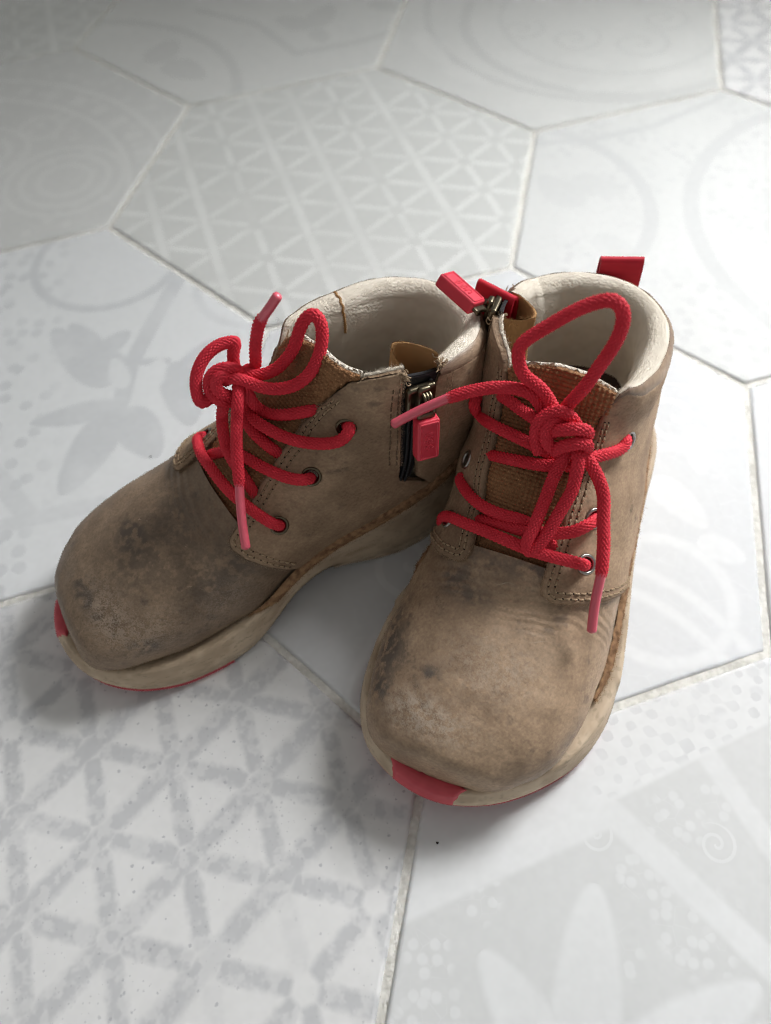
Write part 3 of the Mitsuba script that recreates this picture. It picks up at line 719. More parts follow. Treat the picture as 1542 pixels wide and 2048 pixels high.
LACES = {'A':{'wrapa':[[-51.6,181.3,92.6],[-54.8,179.3,94.3],[-57.8,180.3,97.6],[-57.7,182.6,101.3],[-54.8,184.1,104.0],[-50.8,184.9,104.4],[-47.9,187.1,100.0],[-46.8,190.5,93.1]],
'wrapb':[[-49.8,183.6,91.5],[-52.7,180.2,96.0],[-54.9,179.6,99.6],[-54.9,180.8,102.2],[-52.9,182.2,103.7],[-51.7,183.7,100.6]],
'bowr':[[-49.2,188.8,99.2],[-45.6,187.5,98.4],[-41.3,186.8,98.2],[-35.8,186.8,99.9],[-31.8,187.6,102.8],[-27.8,188.7,107.7],[-24.8,189.8,114.4],[-21.9,190.4,119.1],[-19.1,190.0,120.7],[-17.3,188.6,118.9],[-17.0,185.9,115.1],[-18.7,182.8,109.7],[-22.9,179.9,103.8],[-28.9,179.1,99.6],[-35.2,179.8,97.9],[-41.0,181.2,98.3],[-45.8,182.6,100.1],[-49.9,182.9,101.4],[-53.1,184.4,98.7]],
'bowl':[[-49.5,188.7,97.8],[-49.7,190.5,101.1],[-48.9,192.1,105.5],[-48.1,193.3,108.1],[-49.7,193.2,108.4],[-52.5,192.5,108.4],[-56.2,190.6,107.6],[-59.7,187.6,105.5],[-62.1,184.2,102.1],[-62.7,180.9,98.4],[-61.6,178.3,95.5],[-59.5,179.9,94.9],[-57.6,183.1,94.5]],
'freeup':[[-48.1,189.9,94.3],[-45.8,191.2,96.5],[-43.1,190.7,98.2],[-41.4,190.7,105.1],[-39.6,189.8,112.6],[-37.5,189.1,119.0],[-35.5,188.6,122.6]],
'freedn':[[-48.4,183.4,98.0],[-48.4,179.5,97.0],[-49.0,175.7,94.3],[-49.6,174.1,91.6],[-50.5,169.1,86.9],[-51.0,163.8,81.9],[-51.2,156.1,74.7]],
'l4':[[-49.3,187.1,94.7],[-46.4,184.1,93.9],[-45.1,182.2,90.4],[-42.5,182.6,84.2],[-36.8,178.5,86.0],[-30.0,175.9,88.9],[-24.6,175.5,90.2],[-21.4,177.2,89.2]],
'l3':[[-49.2,186.9,91.7],[-47.5,182.4,84.2],[-44.3,177.6,84.2],[-38.9,172.8,84.2],[-32.6,169.2,83.5],[-25.3,166.6,83.3],[-17.8,165.1,84.2],[-12.8,164.9,86.8],[-10.6,166.4,89.3],[-11.6,171.5,85.6]],
'l5':[[-49.8,186.8,90.3],[-49.1,181.1,83.5],[-46.4,176.3,80.8],[-42.8,172.6,78.9],[-39.3,170.1,76.8],[-36.9,170.5,73.0]],
'l6':[[-53.1,182.3,91.1],[-55.5,181.8,88.6],[-57.2,181.8,83.5],[-57.6,179.1,79.8],[-57.4,175.6,73.8],[-54.6,169.2,72.3],[-51.2,164.3,68.8],[-49.0,162.1,63.7],[-48.1,161.8,60.0]],
'l2':[[-66.5,181.8,61.8],[-61.9,178.7,66.6],[-56.2,175.7,70.4],[-50.0,170.6,72.5],[-44.3,165.5,73.4],[-37.8,161.4,73.2],[-32.2,159.2,72.6],[-28.2,159.2,71.8],[-26.7,163.9,66.6]],
'l1':[[-69.0,188.5,60.3],[-70.9,193.5,59.2],[-72.6,192.8,59.4],[-71.8,187.5,62.5],[-68.9,179.1,65.6],[-64.5,171.5,66.6],[-60.2,164.8,66.5],[-55.5,159.2,65.3],[-50.3,154.7,63.4],[-45.3,151.5,60.7],[-41.9,150.3,57.9],[-39.8,153.9,50.9]],
'tip_freeup':[[-29.2,188.0,131.4]],
'tip_freedn':[[-50.9,139.0,60.0]]},
'B':{'wrapa':[[52.5,150.0,90.3],[51.2,152.0,94.7],[51.4,154.1,99.1],[53.3,155.3,102.0],[56.6,155.6,104.0],[59.9,154.5,104.0],[62.6,153.1,101.8],[65.3,153.0,96.6]],
'wrapb':[[58.5,148.8,91.1],[55.0,149.2,94.9],[53.8,151.2,98.1],[54.9,153.2,100.7],[57.9,154.4,101.3],[61.5,155.0,98.3]],
'wrapc':[[56.3,153.4,95.3],[57.0,151.2,99.7],[59.6,149.6,101.9],[62.7,148.7,102.9],[65.7,148.6,101.8],[67.1,149.5,98.4],[66.3,151.4,94.3]],
'wrapd':[[56.8,148.7,92.4],[58.1,147.3,95.7],[60.7,146.2,98.2],[63.7,146.0,99.1],[66.1,146.0,97.9],[66.7,146.3,95.1],[65.6,148.2,91.6]],
'bow':[[60.7,156.1,97.6],[57.8,158.1,101.0],[55.8,161.1,103.7],[52.3,164.0,107.3],[47.6,166.2,110.9],[45.7,168.7,115.6],[46.1,170.0,119.9],[50.1,170.6,123.9],[56.2,170.8,128.4],[62.2,170.6,132.8],[68.0,169.8,135.9],[71.6,168.4,136.8],[74.0,166.2,134.8],[74.2,164.1,130.3],[72.6,162.4,124.7],[69.2,160.8,117.3],[65.5,159.4,109.6],[61.4,158.3,103.1],[60.3,157.7,98.1]],
'freel':[[59.3,155.7,94.1],[56.0,160.2,97.5],[53.8,161.6,100.2],[51.3,163.5,103.2],[48.0,164.8,104.8],[44.2,165.8,105.4],[40.4,166.6,105.2],[38.0,166.9,105.0],[30.3,167.7,102.9],[23.4,167.6,100.5]],
'bowdn':[[61.8,149.4,93.9],[59.9,146.7,91.2],[58.1,144.5,88.4],[56.0,141.5,85.0],[54.4,138.7,82.0],[51.4,133.7,77.3],[48.3,128.9,73.0],[47.0,126.6,70.1],[48.0,125.1,68.3],[50.6,125.9,70.0],[54.4,129.0,74.5],[58.3,133.3,80.1],[61.6,136.8,85.3],[62.8,139.6,88.9],[63.7,142.8,93.4],[63.7,146.3,94.7]],
'freer':[[63.2,148.9,95.3],[65.7,145.2,93.9],[68.0,142.7,91.6],[70.4,139.5,88.2],[72.1,135.1,83.8],[71.9,130.1,79.3],[71.5,123.1,74.3],[70.1,114.2,67.1]],
'l1':[[23.6,150.8,47.6],[21.7,154.1,44.6],[22.1,153.7,49.3],[27.6,143.9,60.1],[35.6,135.7,65.0],[43.4,128.9,67.6],[51.6,124.4,67.6],[60.2,121.9,66.1],[65.8,121.3,63.5],[68.8,124.5,57.0]],
'l2':[[32.2,165.4,57.7],[29.8,166.1,56.7],[29.7,159.8,59.9],[32.0,150.8,64.6],[36.4,143.7,67.7],[42.4,138.9,69.7],[47.4,136.2,70.3],[51.6,133.4,68.7],[55.0,130.1,66.0],[59.1,129.2,61.7]],
'x':[[33.2,145.9,58.0],[36.1,141.7,63.2],[39.2,139.0,65.7],[44.3,134.9,68.1],[50.2,131.4,69.9],[56.5,129.9,71.0],[63.0,129.8,71.4],[68.8,132.1,71.4],[72.1,135.1,69.3],[73.0,138.3,66.3]],
'l3':[[39.8,188.0,76.2],[36.6,184.4,81.0],[35.4,181.5,80.3],[37.5,182.7,74.2],[39.8,170.8,82.0],[45.9,162.1,85.7],[52.5,156.1,86.4],[57.6,152.4,85.4],[63.2,149.7,82.7],[69.3,149.2,76.3]],
'y':[[39.9,165.3,70.9],[42.1,160.1,76.0],[47.8,154.0,80.9],[55.8,148.7,84.6],[63.2,147.0,87.2],[71.2,149.4,86.3],[79.0,153.3,83.1],[84.7,157.6,80.5],[86.3,160.3,80.5],[86.8,163.6,78.5]],
'z':[[43.8,179.4,87.2],[45.7,172.7,91.6],[49.0,166.7,93.1],[52.2,158.8,96.6],[55.4,155.1,95.2]],
'tip_freel':[[4.4,164.9,92.1]],
'tip_freer':[[66.8,100.7,53.4]]}}

RIM = None
def rim_v(u):
    """height of the collar's rolled edge round the ankle, u from the outer front (-.15) round the heel (-1 = 1) to the zip (.53)"""
    w = np.where(u < 0, u, u - 2)                            # -.15 ... -1 ... -1.47
    return np.interp(-w, [.13, .15, .18, .22, .30, .45, .70, 1.0, 1.2, 1.3, 1.4, 1.50], RIM)
def rim_r(u):
    w = np.where(u < 0, u, u - 2)
    return np.interp(-w, [.13, .16, .22, .30, .45, 1.0, 1.35, 1.46, 1.50], [.0008, .0010, .0019, .0036, .0052, .0054, .0050, .0038, .0026])

def weave(b, v, u):
    """plain canvas weave: warp and weft humps in turn"""
    P = section(v, u)
    x = P[..., 1] / .00155
    d = np.hypot(P[..., 0] - .12, P[..., 2] - .04) / .00145
    i, j = np.floor(x), np.floor(d)
    fx, fy = x - i, d - j
    over = (i + j) % 2 < 1
    h = np.where(over, np.sin(np.pi * fx) ** .7 * (.45 + .55 * np.sin(np.pi * fy)), np.sin(np.pi * fy) ** .7 * (.2 + .45 * np.sin(np.pi * fx)))
    return .00105 * (h - .5)

def build_boot(b, cfg):
    K = b.key
    # ---- soles
    o = sole_curve(); nin = inward(o)
    side = np.clip(o[:, 1] / .02, -1, 1)
    zt, zb = z_top(o[:, 0], side), z_bot(o[:, 0])
    def ring(inset, z):
        return np.column_stack([o + nin * np.asarray(inset).reshape(-1, 1) * np.ones((len(o), 1)), z])
    lean = np.where(o[:, 0] > .12, .0018, .0008) 
    waist = .0035 * np.exp(-((o[:, 0] - .082) / .022) ** 2)
    wob = .0004 * (meshkit.fbm(np.column_stack([o * 90, zt]), 3, b.seed) - .5)
    H = zt - zb
    prof = [(.022, zb + .0022), (.0035 + waist * 1.6, zb + .0014), (.0012 + waist * 1.5, zb + .0016), (.0005 + waist, zb + .0020), (wob + waist * .6, zb + .35 * H), (lean * .45 + wob, zb + .62 * H),
            (lean + wob, zt - .0022), (lean + .0004, zt - .0009), (lean + .0011, zt - .0001), (lean + .0022, zt + .0001), (lean + .0040, zt - .0006), (lean + .0070, zt - .0020)]
    v, f = loft_rings(b, o, [ring(a, z) for a, z in prof])
    n = len(v); j = np.arange(len(o))
    v = np.vstack([v, b.world(np.array([[.09, 0, .006]]))])
    f = np.vstack([f, np.stack([(j + 1) % len(o), j, np.full(len(o), n)], 1)])
    put(K + '__midsole', trimesh.Trimesh(v, f, process=False), 'foam')
    # red outsole under the forefoot and a tan one under the heel, both thin slabs
    for (sel, m, lab) in ((o[:, 0] > .128, 'rubber', 'thin red outsole under the forefoot'), (o[:, 0] < .075, 'foam', None)):
        idx = np.where(sel)[0]
        k = np.where(np.diff(idx) > 1)[0]
        if len(k): idx = np.roll(idx, -(k[0] + 1))
        oo, nn, z = o[idx], nin[idx], zb[idx]
        w2 = waist[idx][:, None]
        rows = [np.column_stack([oo + nn * (i_ + w2), z + dz]) for i_, dz in ((.006, .0015), (.0008, .0019), (.0002, .0016), (.0003, .0005), (.0012, .0), (.012, .0))]
        vv = np.vstack([b.world(r) for r in rows]); ff = grid_faces(len(rows), len(idx))
        c = b.world(np.append(oo.mean(0), z.min() + .0006)[None]); q = len(vv); e = (len(rows) - 1) * len(idx); jj = np.arange(len(idx) - 1)
        ff = np.vstack([ff, np.stack([e + jj + 1, e + jj, np.full(len(jj), q)], 1)])
        put(K + '__outsole', trimesh.Trimesh(np.vstack([vv, c]), ff, process=False), m, False, **({'label': lab} if lab else {}))
    # red rubber toe guard wrapped over the front of the midsole
    y0, y1 = cfg['guard']
    idx = np.where((o[:, 0] > .165) & (o[:, 1] > y0) & (o[:, 1] < y1))[0]
    k = np.where(np.diff(idx) > 1)[0]
    if len(k): idx = np.roll(idx, -(k[0] + 1))
    en = np.minimum(1, np.minimum(np.arange(len(idx)), np.arange(len(idx))[::-1]) / 4.0)[:, None]
    rows = []
    for (ins, fz, ex) in ((.0012, .10, 0), (-.0003, .16, 0), (-.0009, .35, 0), (-.0008, .6, 0), (-.0006, .85, 0), (-.0002, .97, .0003), (.0010, 1.0, .0008), (.0028, 1.0, .0010), (.0060, 1.0, .0)):
        z = zb[idx] + (zt - zb)[idx] * fz + ex
        rows.append(np.column_stack([o[idx] + nin[idx] * (ins * en + (1 - en) * .0022 + lean[idx][:, None] * fz), z]))
    put(K + '__toe_guard', trimesh.Trimesh(np.vstack([b.world(r) for r in rows]), grid_faces(len(rows), len(idx)), process=False), 'rubber', 50, label='worn red rubber guard at the tip of the toe')
    # ---- skin lookup for the welt
    gv, gu = np.meshgrid(np.linspace(.3, .95, 260), np.concatenate([np.linspace(-1, -.3, 260), np.linspace(.3, 1, 260)]), indexing='ij')
    G = section(gv, gu).reshape(-1, 3); tree = cKDTree(G * np.array([1, 1, 1.6]))
    # raw suede rand between upper and sole, from the ball of the foot round the heel
    sel = np.where(o[:, 0] < np.where(o[:, 1] < 0, .134, .116))[0]
    k = np.where(np.diff(sel) > 1)[0]
    if len(k): sel = np.roll(sel, -(k[0] + 1))
    oo, nn, z = o[sel], nin[sel], zt[sel]
    width = np.interp(oo[:, 0], [-.01, .02, .05, .09, .118, .134], [.0110, .0112, .0104, .0070, .0038, .0014])
    width = width * np.where(oo[:, 1] > 0, np.clip((.119 - oo[:, 0]) / .02, .2, 1), 1)
    width = width * (1 + .25 * (meshkit.fbm(np.column_stack([oo * 160, z]), 3, 4) - .5))
    lo = np.column_stack([oo + nn * .0030, z])
    rows = []
    for t in np.linspace(0, 1, 9):
        tgt = np.column_stack([oo + nn * (.0035 + .002 * t), z + width * t])
        _, q = tree.query(tgt * np.array([1, 1, 1.6]), k=6)
        S_ = G[q].mean(1)
        out = -np.column_stack([nn, 0 * z])
        bulge = .0030 + .0016 * np.sin(np.pi * min(1, t * 1.02)) ** .7 - (.0012 if t > .99 else 0)
        row = S_ * .85 + tgt * .15 + out * ((bulge - .0014 * (1 - side[sel]) / 2) * np.minimum(1, width / .004))[:, None]
        row[:, 2] = z - .0004 + width * t
        rows.append(row)
    R = np.array(rows)
    R += .0015 * (meshkit.fbm(R * 700, 3, 6)[..., None] - .5) * np.array([1, 1, 1.2])
    Wd = b.world(R)
    put(K + '__rand', trimesh.Trimesh(Wd.reshape(-1, 3), grid_faces(9, len(sel)), process=False), 'suede', True, label='rough raw suede strip between upper and sole')
    rp = Wd[[2, 4, 6]].reshape(-1, 3); rn = np.repeat((b.world(np.column_stack([oo - nn, z])) - b.world(np.column_stack([oo, z])))[None], 3, 0).reshape(-1, 3)
    put(K + '__rand_fibres', fuzz(rp, rn, 1900, .0011, .00006, .8, 5), 'gusset', False, kind='stuff')

    # ---- vamp: the leather over toe and instep
    vs = np.concatenate([np.linspace(0, .03, 16)[:-1], np.linspace(.03, .60, 230)]); us = np.linspace(-.80, .80, 321)
    vv, uu = np.meshgrid(vs, us, indexing='ij')
    Pv = b.P(vv, uu, 0.0)
    F = grid_faces(len(vs), len(us))
    uvc = np.column_stack([vv.ravel(), uu.ravel()])
    back = .465 + .10 * np.clip((np.abs(uvc[:, 1] - .05) - .16) / .1, 0, 1)
    ok = (uvc[:, 0] < back)[F].all(1)
    put(K + '__vamp', trimesh.Trimesh(Pv.reshape(-1, 3), F[ok], process=False), cfg['vamp'], True, uvc, label=cfg['vamp_label'])
    # ---- tongue
    tp = sample_poly(cfg['tongue'], .001, .002)
    def toff(v, u):
        gap = np.minimum(cfg['thr_in'](v) - u, u - cfg['thr_out'](v) + np.clip((v - 1.0) / .06, 0, 1))
        rise = np.clip((v - .485) / .07, 0, 1)
        return -.0036 + .0024 * rise + .0022 * np.clip((gap + .005) / .035, 0, 1) * np.clip((v - .47) / .06, 0, 1)
    panel(b, 'tongue', tp, 'canvas', toff, .0012, step=.00031, edge=.0005, disp=weave, rough=.00015, label='rust brown woven canvas tongue')
    panel(b, 'tongue_lining', tp.buffer(.0011), 'lining', lambda v, u: toff(v, u) - .0016 - .0012 * (v < .6), .0013, step=.0009, edge=.0004, rough=.0003)
    ed = ring_pts(tp.exterior, .0004) / np.array([MV, MU]); ed = ed[(ed[:, 0] > 1.02)]
    tpos = b.P(ed[:, 0], ed[:, 1], .0008)
    tnor = unit(b.raw(np.minimum(ed[:, 0] + .04, VMAX), ed[:, 1]) - b.raw(ed[:, 0] - .04, ed[:, 1]))
    put(K + '__tongue_fibres', fuzz(tpos, tnor + .3 * b.nraw(ed[:, 0], ed[:, 1]), 420, .0016, .00005, .7, 8), 'gusset', False, kind='stuff')

    # ---- quarters
    inq = sample_poly(cfg['inner'], .001, .0016)
    outq = sample_poly(cfg['outer'], .001, .0016)
    rear = sample_poly(cfg['rear'], .001, .0005)
    hole = .0027
    TQ = .0021
    def qoff(v, u):                                        # the front edges lie on the vamp, the rest stands in its own place
        return .0001 + 0 * v
    panel(b, 'quarter', inq, 'leather', qoff, TQ, holes=[(v, u, hole) for v, u in cfg['eye_in']], rough=.00008, label='inner quarter with three lace eyelets beside the zip')
    panel(b, 'quarter', outq, 'leather', qoff, TQ, holes=[(v, u, hole) for v, u in cfg['eye_out']], rough=.00008, label='outer quarter with three lace eyelets and padded collar')
    panel(b, 'heel_panel', rear, 'leather', qoff, TQ, rough=.00006)
    # raw cut edges: short fibres
    ep, en_ = [], []
    for q, keep in ((inq, lambda v, u: (v < .53) & (u < .45) | (u < .30) & (v < 1.0) | (u > .40) & (v > .8)), (outq, lambda v, u: (v < .53) & (u > -.46) | (u > -.14) & (v < .9))):
        e_ = ring_pts(q.exterior, .0003) / np.array([MV, MU]); k_ = keep(e_[:, 0], e_[:, 1])
        c_ = np.array([q.centroid.x / MV, q.centroid.y / MU]); e2 = e_[k_]; o2 = e2 + (e2 - c_) * .02
        ep.append(b.P(e2[:, 0], e2[:, 1], TQ * .7)); en_.append(unit(b.raw(o2[:, 0], o2[:, 1]) - b.raw(e2[:, 0], e2[:, 1])) + .5 * b.nraw(e2[:, 0], e2[:, 1]))
    put(K + '__edge_fibres', fuzz(np.vstack(ep), np.vstack(en_), 2200, .0007, .00005, .5, 21), 'raw_edge', False, kind='stuff')
    # stitched seams
    front_in = lambda v, u: (v < .515) & (u < .44) | (u < cfg['thr_in'](v) + .075) & (v < 1.06)
    front_out = lambda v, u: (v < .53) & (u > -.46) & (v < .45 + .24 * np.abs(u + .1)) | (u > cfg['thr_out'](v) - .075) & (v < .96)
    L1 = inset_lines(inq, .0021, front_in) + inset_lines(inq, .0043, front_in)
    L2 = inset_lines(outq, .0021, front_out) + inset_lines(outq, .0043, front_out)
    hl = []
    put(K + '__seam', stitches(b, L1 + L2, TQ + .0001, seed=1, holes=hl), 'thread', True, kind='stuff')
    put(K + '__needle_holes', cat(hl), 'hole', True, kind='stuff')
    zipline = lambda v, u: (u > .36) & (v > .80) & (v < 1.12)
    L3 = inset_lines(inq, .0016, zipline) + inset_lines(inq, .0040, zipline)
    put(K + '__seam', stitches(b, L3, TQ + .0001, r=.00026, seed=2), 'thread_dark', True, kind='stuff')
    # ---- eyelets
    for (v, u) in list(cfg['eye_in']) + list(cfg['eye_out']):
        c0 = b.P(np.array(v), np.array(u), TQ + .0001); n0 = b.nraw(np.array(v), np.array(u))
        t0 = unit(b.raw(v + .01, u) - b.raw(v - .01, u)); t0 = unit(t0 - n0 * (t0 @ n0)); s0 = np.cross(n0, t0)
        th = np.linspace(0, 2 * np.pi, 41)[:-1]
        prof = [(.00245, -.0030), (.00245, -.0002), (.00255, .0003), (.0029, .00055), (.0034, .0005), (.0037, .0002), (.0038, -.0002)]
        V = np.vstack([c0 + n0 * z + r * (np.cos(th)[:, None] * t0 + np.sin(th)[:, None] * s0) for r, z in prof])
        put(K + '__eyelet', trimesh.Trimesh(V, grid_faces(len(prof), 40, True), process=False), cfg['eyelet_m'], True)
    # ---- collar: leather rolled over the padding, cream lining from the rim down inside
    def rim_strip(ulist, a0, a1, na, tail):
        vr, r = rim_v(ulist), rim_r(ulist)
        v0 = vr
        base = b.P(v0, ulist, .0001 + TQ); nn_ = b.nraw(v0, ulist)
        tv = unit(b.raw(v0 + .03, ulist) - b.raw(v0 - .03, ulist)); tv = unit(tv - nn_ * (tv * nn_).sum(1, keepdims=True))
        cc = base - nn_ * r[:, None]
        rows = [cc + r[:, None] * (np.cos(a) * nn_ + np.sin(a) * tv * 1.0) for a in np.linspace(a0, a1, na)]
        for d in tail:
            vd = np.maximum(v0 - d, .55)
            rows.append(b.raw(vd, ulist) + b.nraw(vd, ulist) * (.0001 + TQ - 2 * r[:, None] * (1 - .25 * min(1, d / .3)) - .0006 * min(1, d / .1)) + 0)
        return np.array(rows)
    ul = np.concatenate([np.linspace(-.132, -1, 330), np.linspace(1, .512, 170)[1:]])
    Rl = rim_strip(ul, -.15, 1.05, 14, [])
    Rl += .0004 * (meshkit.fbm(Rl * 260, 3, 9)[..., None] - .5)
    put(K + '__collar', trimesh.Trimesh(Rl.reshape(-1, 3), grid_faces(len(Rl), len(ul)), process=False), 'collar', True, label='padded leather collar edge')
    Rf = rim_strip(ul, 1.0, np.pi, 22, [.03, .07, .12, .18, .25, .33, .42, .5, .56])
    bumpy = meshkit.fbm(Rf * 330, 3, 2) - .5
    wr = meshkit.fbm(Rf * np.array([70, 70, 70]), 3, 12) - .5
    Rf[:4] -= np.array([.0002, .0001, .0, .0])[:, None, None] * b.nraw(np.minimum(rim_v(ul), 1.1), ul)[None] + np.array([.0001, .0, .0, 0])[:, None, None] * np.array([0, 0, 1.0])
    fade = np.clip((np.arange(len(Rf)) - 2) / 5, 0, 1)[:, None]
    Rf += ((.0003 * bumpy + .0012 * wr) * fade)[..., None] * unit(np.array([b.inner * 0 + b.nraw(np.minimum(rim_v(ul), 1.1), ul)]))
    put(K + '__collar_lining', trimesh.Trimesh(Rf.reshape(-1, 3), grid_faces(len(Rf), len(ul)), process=False), 'lining', True, label='cream fleece lining of the collar')
    fi = Rf[4:16].reshape(-1, 3); fn_ = np.repeat(b.nraw(rim_v(ul), ul)[None], 12, 0).reshape(-1, 3) * .2 + np.array([0, 0, 1.0])
    put(K + '__lining_fibres', fuzz(fi, fn_, 5000, .00055, .00005, .9, 11), 'lining', False, kind='stuff')
    q = np.argmin(np.abs(ul + .46)); sl = Rf[2:24, q] + unit(Rf[2:24, q + 3] - Rf[2:24, q - 3]) * (.0003 * np.sin(np.arange(22)))[:, None]
    if cfg['lace'] == 'A': put(K + '__lining_seam', tube(catmull(sl, .0004), .00055, 8), 'gusset', True)
    # inner front: lining behind the inner quarter, its fluffy edge showing along the top
    lv, lu = np.meshgrid(np.linspace(.62, 1, 60), np.linspace(0, 1, 80), indexing='ij')
    tq = cfg['top']; top = np.interp(.135 + lu * .29, tq[0], tq[1]); u_ = .135 + lu * .29
    vq = .60 + (lv - .62) / .38 * (top - .60 + .006)
    rows = b.raw(vq, u_) + b.nraw(vq, u_) * (-.0004 + b.lift(vq, u_))[..., None]
    rows2 = b.raw(vq[::-1], u_[::-1]) + b.nraw(vq[::-1], u_[::-1]) * (-.0016 + b.lift(vq[::-1], u_[::-1]))[..., None]
    A_ = np.concatenate([rows, rows2]) 
    A_ += .0011 * (meshkit.fbm(A_ * 700, 3, 3)[..., None] - .5)
    put(K + '__quarter_lining', trimesh.Trimesh(A_.reshape(-1, 3), grid_faces(len(A_), 80), process=False), 'lining', True)
    eu = np.linspace(.14, .42, 400); ev = np.interp(eu, tq[0], tq[1]) + .008
    put(K + '__lining_fibres', fuzz(b.P(ev, eu, -.0008), np.repeat(np.array([[0, 0, 1.0]]), 400, 0), 500, .0013, .00005, .8, 14), 'lining', False, kind='stuff')
    # ---- inside: dark inner shell and insole
    vs2 = np.linspace(.30, .80, 50); us2 = np.linspace(-1, 1, 121)
    vv, uu = np.meshgrid(vs2, us2, indexing='ij')
    sh = b.raw(vv, uu) + b.nraw(vv, uu) * -.0052
    Fs = grid_faces(50, 121); keep = ((np.abs(uu.ravel()) > .20) )[Fs].all(1)
    put(K + '__inner_shell', trimesh.Trimesh(sh.reshape(-1, 3), Fs[keep], process=False), 'lining', True)
    oi = o + nin * .0098
    cz = .0530 - .024 * np.clip(oi[:, 0] / .12, 0, 1)
    V = np.vstack([b.world(np.column_stack([oi, cz])), b.world(np.array([[.060, 0, .0400]]))])
    put(K + '__insole', trimesh.Trimesh(V, np.stack([j, (j + 1) % len(o), np.full(len(o), len(o))], 1), process=False), 'insole', True, label='dark brown insole')
    # ---- zip: black tape, coil, slider, puller
    ua, ub = .40, .53
    tz = sample_poly([(.74, ua), (.77, .475), (.95, .49), (1.10, ub), (1.15, ua + .02)], .001, .0005)
    zt_ = K + '__zip'
    panel(b, 'zip', tz, 'black', -.0004, .0008, label='black zip up the inner side')
    out = []
    umid = lambda v: .452 + .018 * np.clip((v - .92) / .1, 0, 1)
    for v in np.arange(.765, 1.09, .0062):
        for s_ in (-1, 1):
            spread = .0007 if v < 1.0 else .0007 + .0022 * (v - 1.0) / .09
            c = b.P(np.array(v), np.array(umid(v) + s_ * spread / MU), .0013); n0 = b.nraw(v, umid(v))
            out.append(trimesh.creation.icosphere(1, .00075).apply_translation(c))
    put(zt_ + '__coil', cat(out), 'black', True, kind='stuff')
    zv = cfg['slider']; zu = umid(zv)
    c0 = b.P(np.array(zv), np.array(zu), .0024); n0 = b.nraw(zv, zu)
    up = unit(b.raw(zv + .03, zu) - b.raw(zv - .03, zu)); up = unit(up - n0 * (up @ n0)); sd = np.cross(up, n0)
    body = [xform(rounded_box(.0115, .0105, .0034, .0013), c0, sd, up, n0), xform(rounded_box(.0050, .0125, .0028, .0012), c0 + n0 * .0022, sd, up, n0)]
    br = [c0 + up * .0045 + n0 * .0015, c0 + up * .0035 + n0 * .0052, c0 + n0 * .0064, c0 - up * .0035 + n0 * .0050, c0 - up * .0042 + n0 * .0018]
    brc = catmull(br, .0004)
    body += [tube(brc + sd * k, .00055, 8) for k in (-.0012, 0, .0012)]
    put(K + '__slider', cat(body), 'brass', 40, label='antique brass zip slider')
    # puller: wire bail and rubber block with a raised frame and lettering
    pc, px, py, pz = cfg['puller'](b, c0, n0, up, sd)       # centre, width axis, length axis (from the free end to the bail), face normal
    Lb, Wb, Tb = .0172, .0086, .0052
    blk = [xform(rounded_box(Wb, Lb, Tb, .0009), pc, px, py, pz)]
    fr = []
    for (x0, y0_, x1, y1_) in ((-1, -1, 1, -1), (1, -1, 1, 1), (1, 1, -1, 1), (-1, 1, -1, -1)):
        w2, l2 = Wb / 2 - .0010, Lb / 2 - .0010
        a_, b_ = np.array([x0 * w2, y0_ * l2]), np.array([x1 * w2, y1_ * l2])
        fr.append(tube(np.array([pc + px * q[0] + py * q[1] + pz * (Tb / 2) for q in (a_ + (b_ - a_) * t for t in np.linspace(0, 1, 6))]), .00042, 8))
    pk = put(K + '__zip_puller', cat(blk + fr), 'puller', 40, label='red rubber zip puller block lettered UGG')
    strokes = []
    def st(pts):
        strokes.append(catmull(np.array([[x, y, 0] for x, y in pts]), .00012))
    g_ = [(.42, .98), (.10, .92), (-.02, .6), (.10, .30), (.40, .28), (.48, .52), (.24, .56)]
    tail_ = [(.48, .52), (.52, .30), (.46, .06), (.2, .0), (.0, .08)]
    st([(.0, 1.0), (.0, .35), (.10, .06), (.36, .02), (.52, .28)]); st([(.52, 1.0), (.52, .02)])
    for k in (1, 2):
        st([(x + .86 * k, y) for x, y in g_]); st([(x + .86 * k, y) for x, y in tail_])
    hgt = .0031
    lw = 2.24 * hgt
    let = []
    for s_ in strokes:
        q = s_ * hgt
        P3 = np.array([pc + py * cfg['read'] * (x - lw / 2) + px * cfg['read'] * -1 * -(y - hgt / 2) * cfg['hand'] + pz * (Tb / 2 + .00005) for x, y, _ in q])
        let.append(tube(P3, .00030, 8))
    put(pk + '__lettering', cat(let), 'puller', True)
    e0 = pc + py * (Lb / 2 - .001)
    top_ = c0 + n0 * .0050
    bail = []
    for s_ in (-1, 1):
        bail.append(tube(catmull([e0 + px * s_ * .0026, e0 + px * s_ * .0027 + py * .003, .5 * (e0 + top_) + px * s_ * .0026 + pz * .0006, top_ + px * s_ * .0024], .0004), .00075, 8))
    bail.append(tube(catmull([top_ - px * .0024, top_ + (top_ - e0) * .10 + px * 0, top_ + px * .0024], .0004), .00055, 8))
    bail.append(xform(rounded_box(.0062, .004, .0016, .0006), e0 + py * .0012, px, py, pz))
    put(pk + '__bail', cat(bail), 'brass', True)
    # leather gusset folded in behind the zip's top
    t = np.linspace(0, 1, 40)
    A0, A1 = (cfg['gus'], .43), (cfg['gus'] + .01, .515)
    rows = []
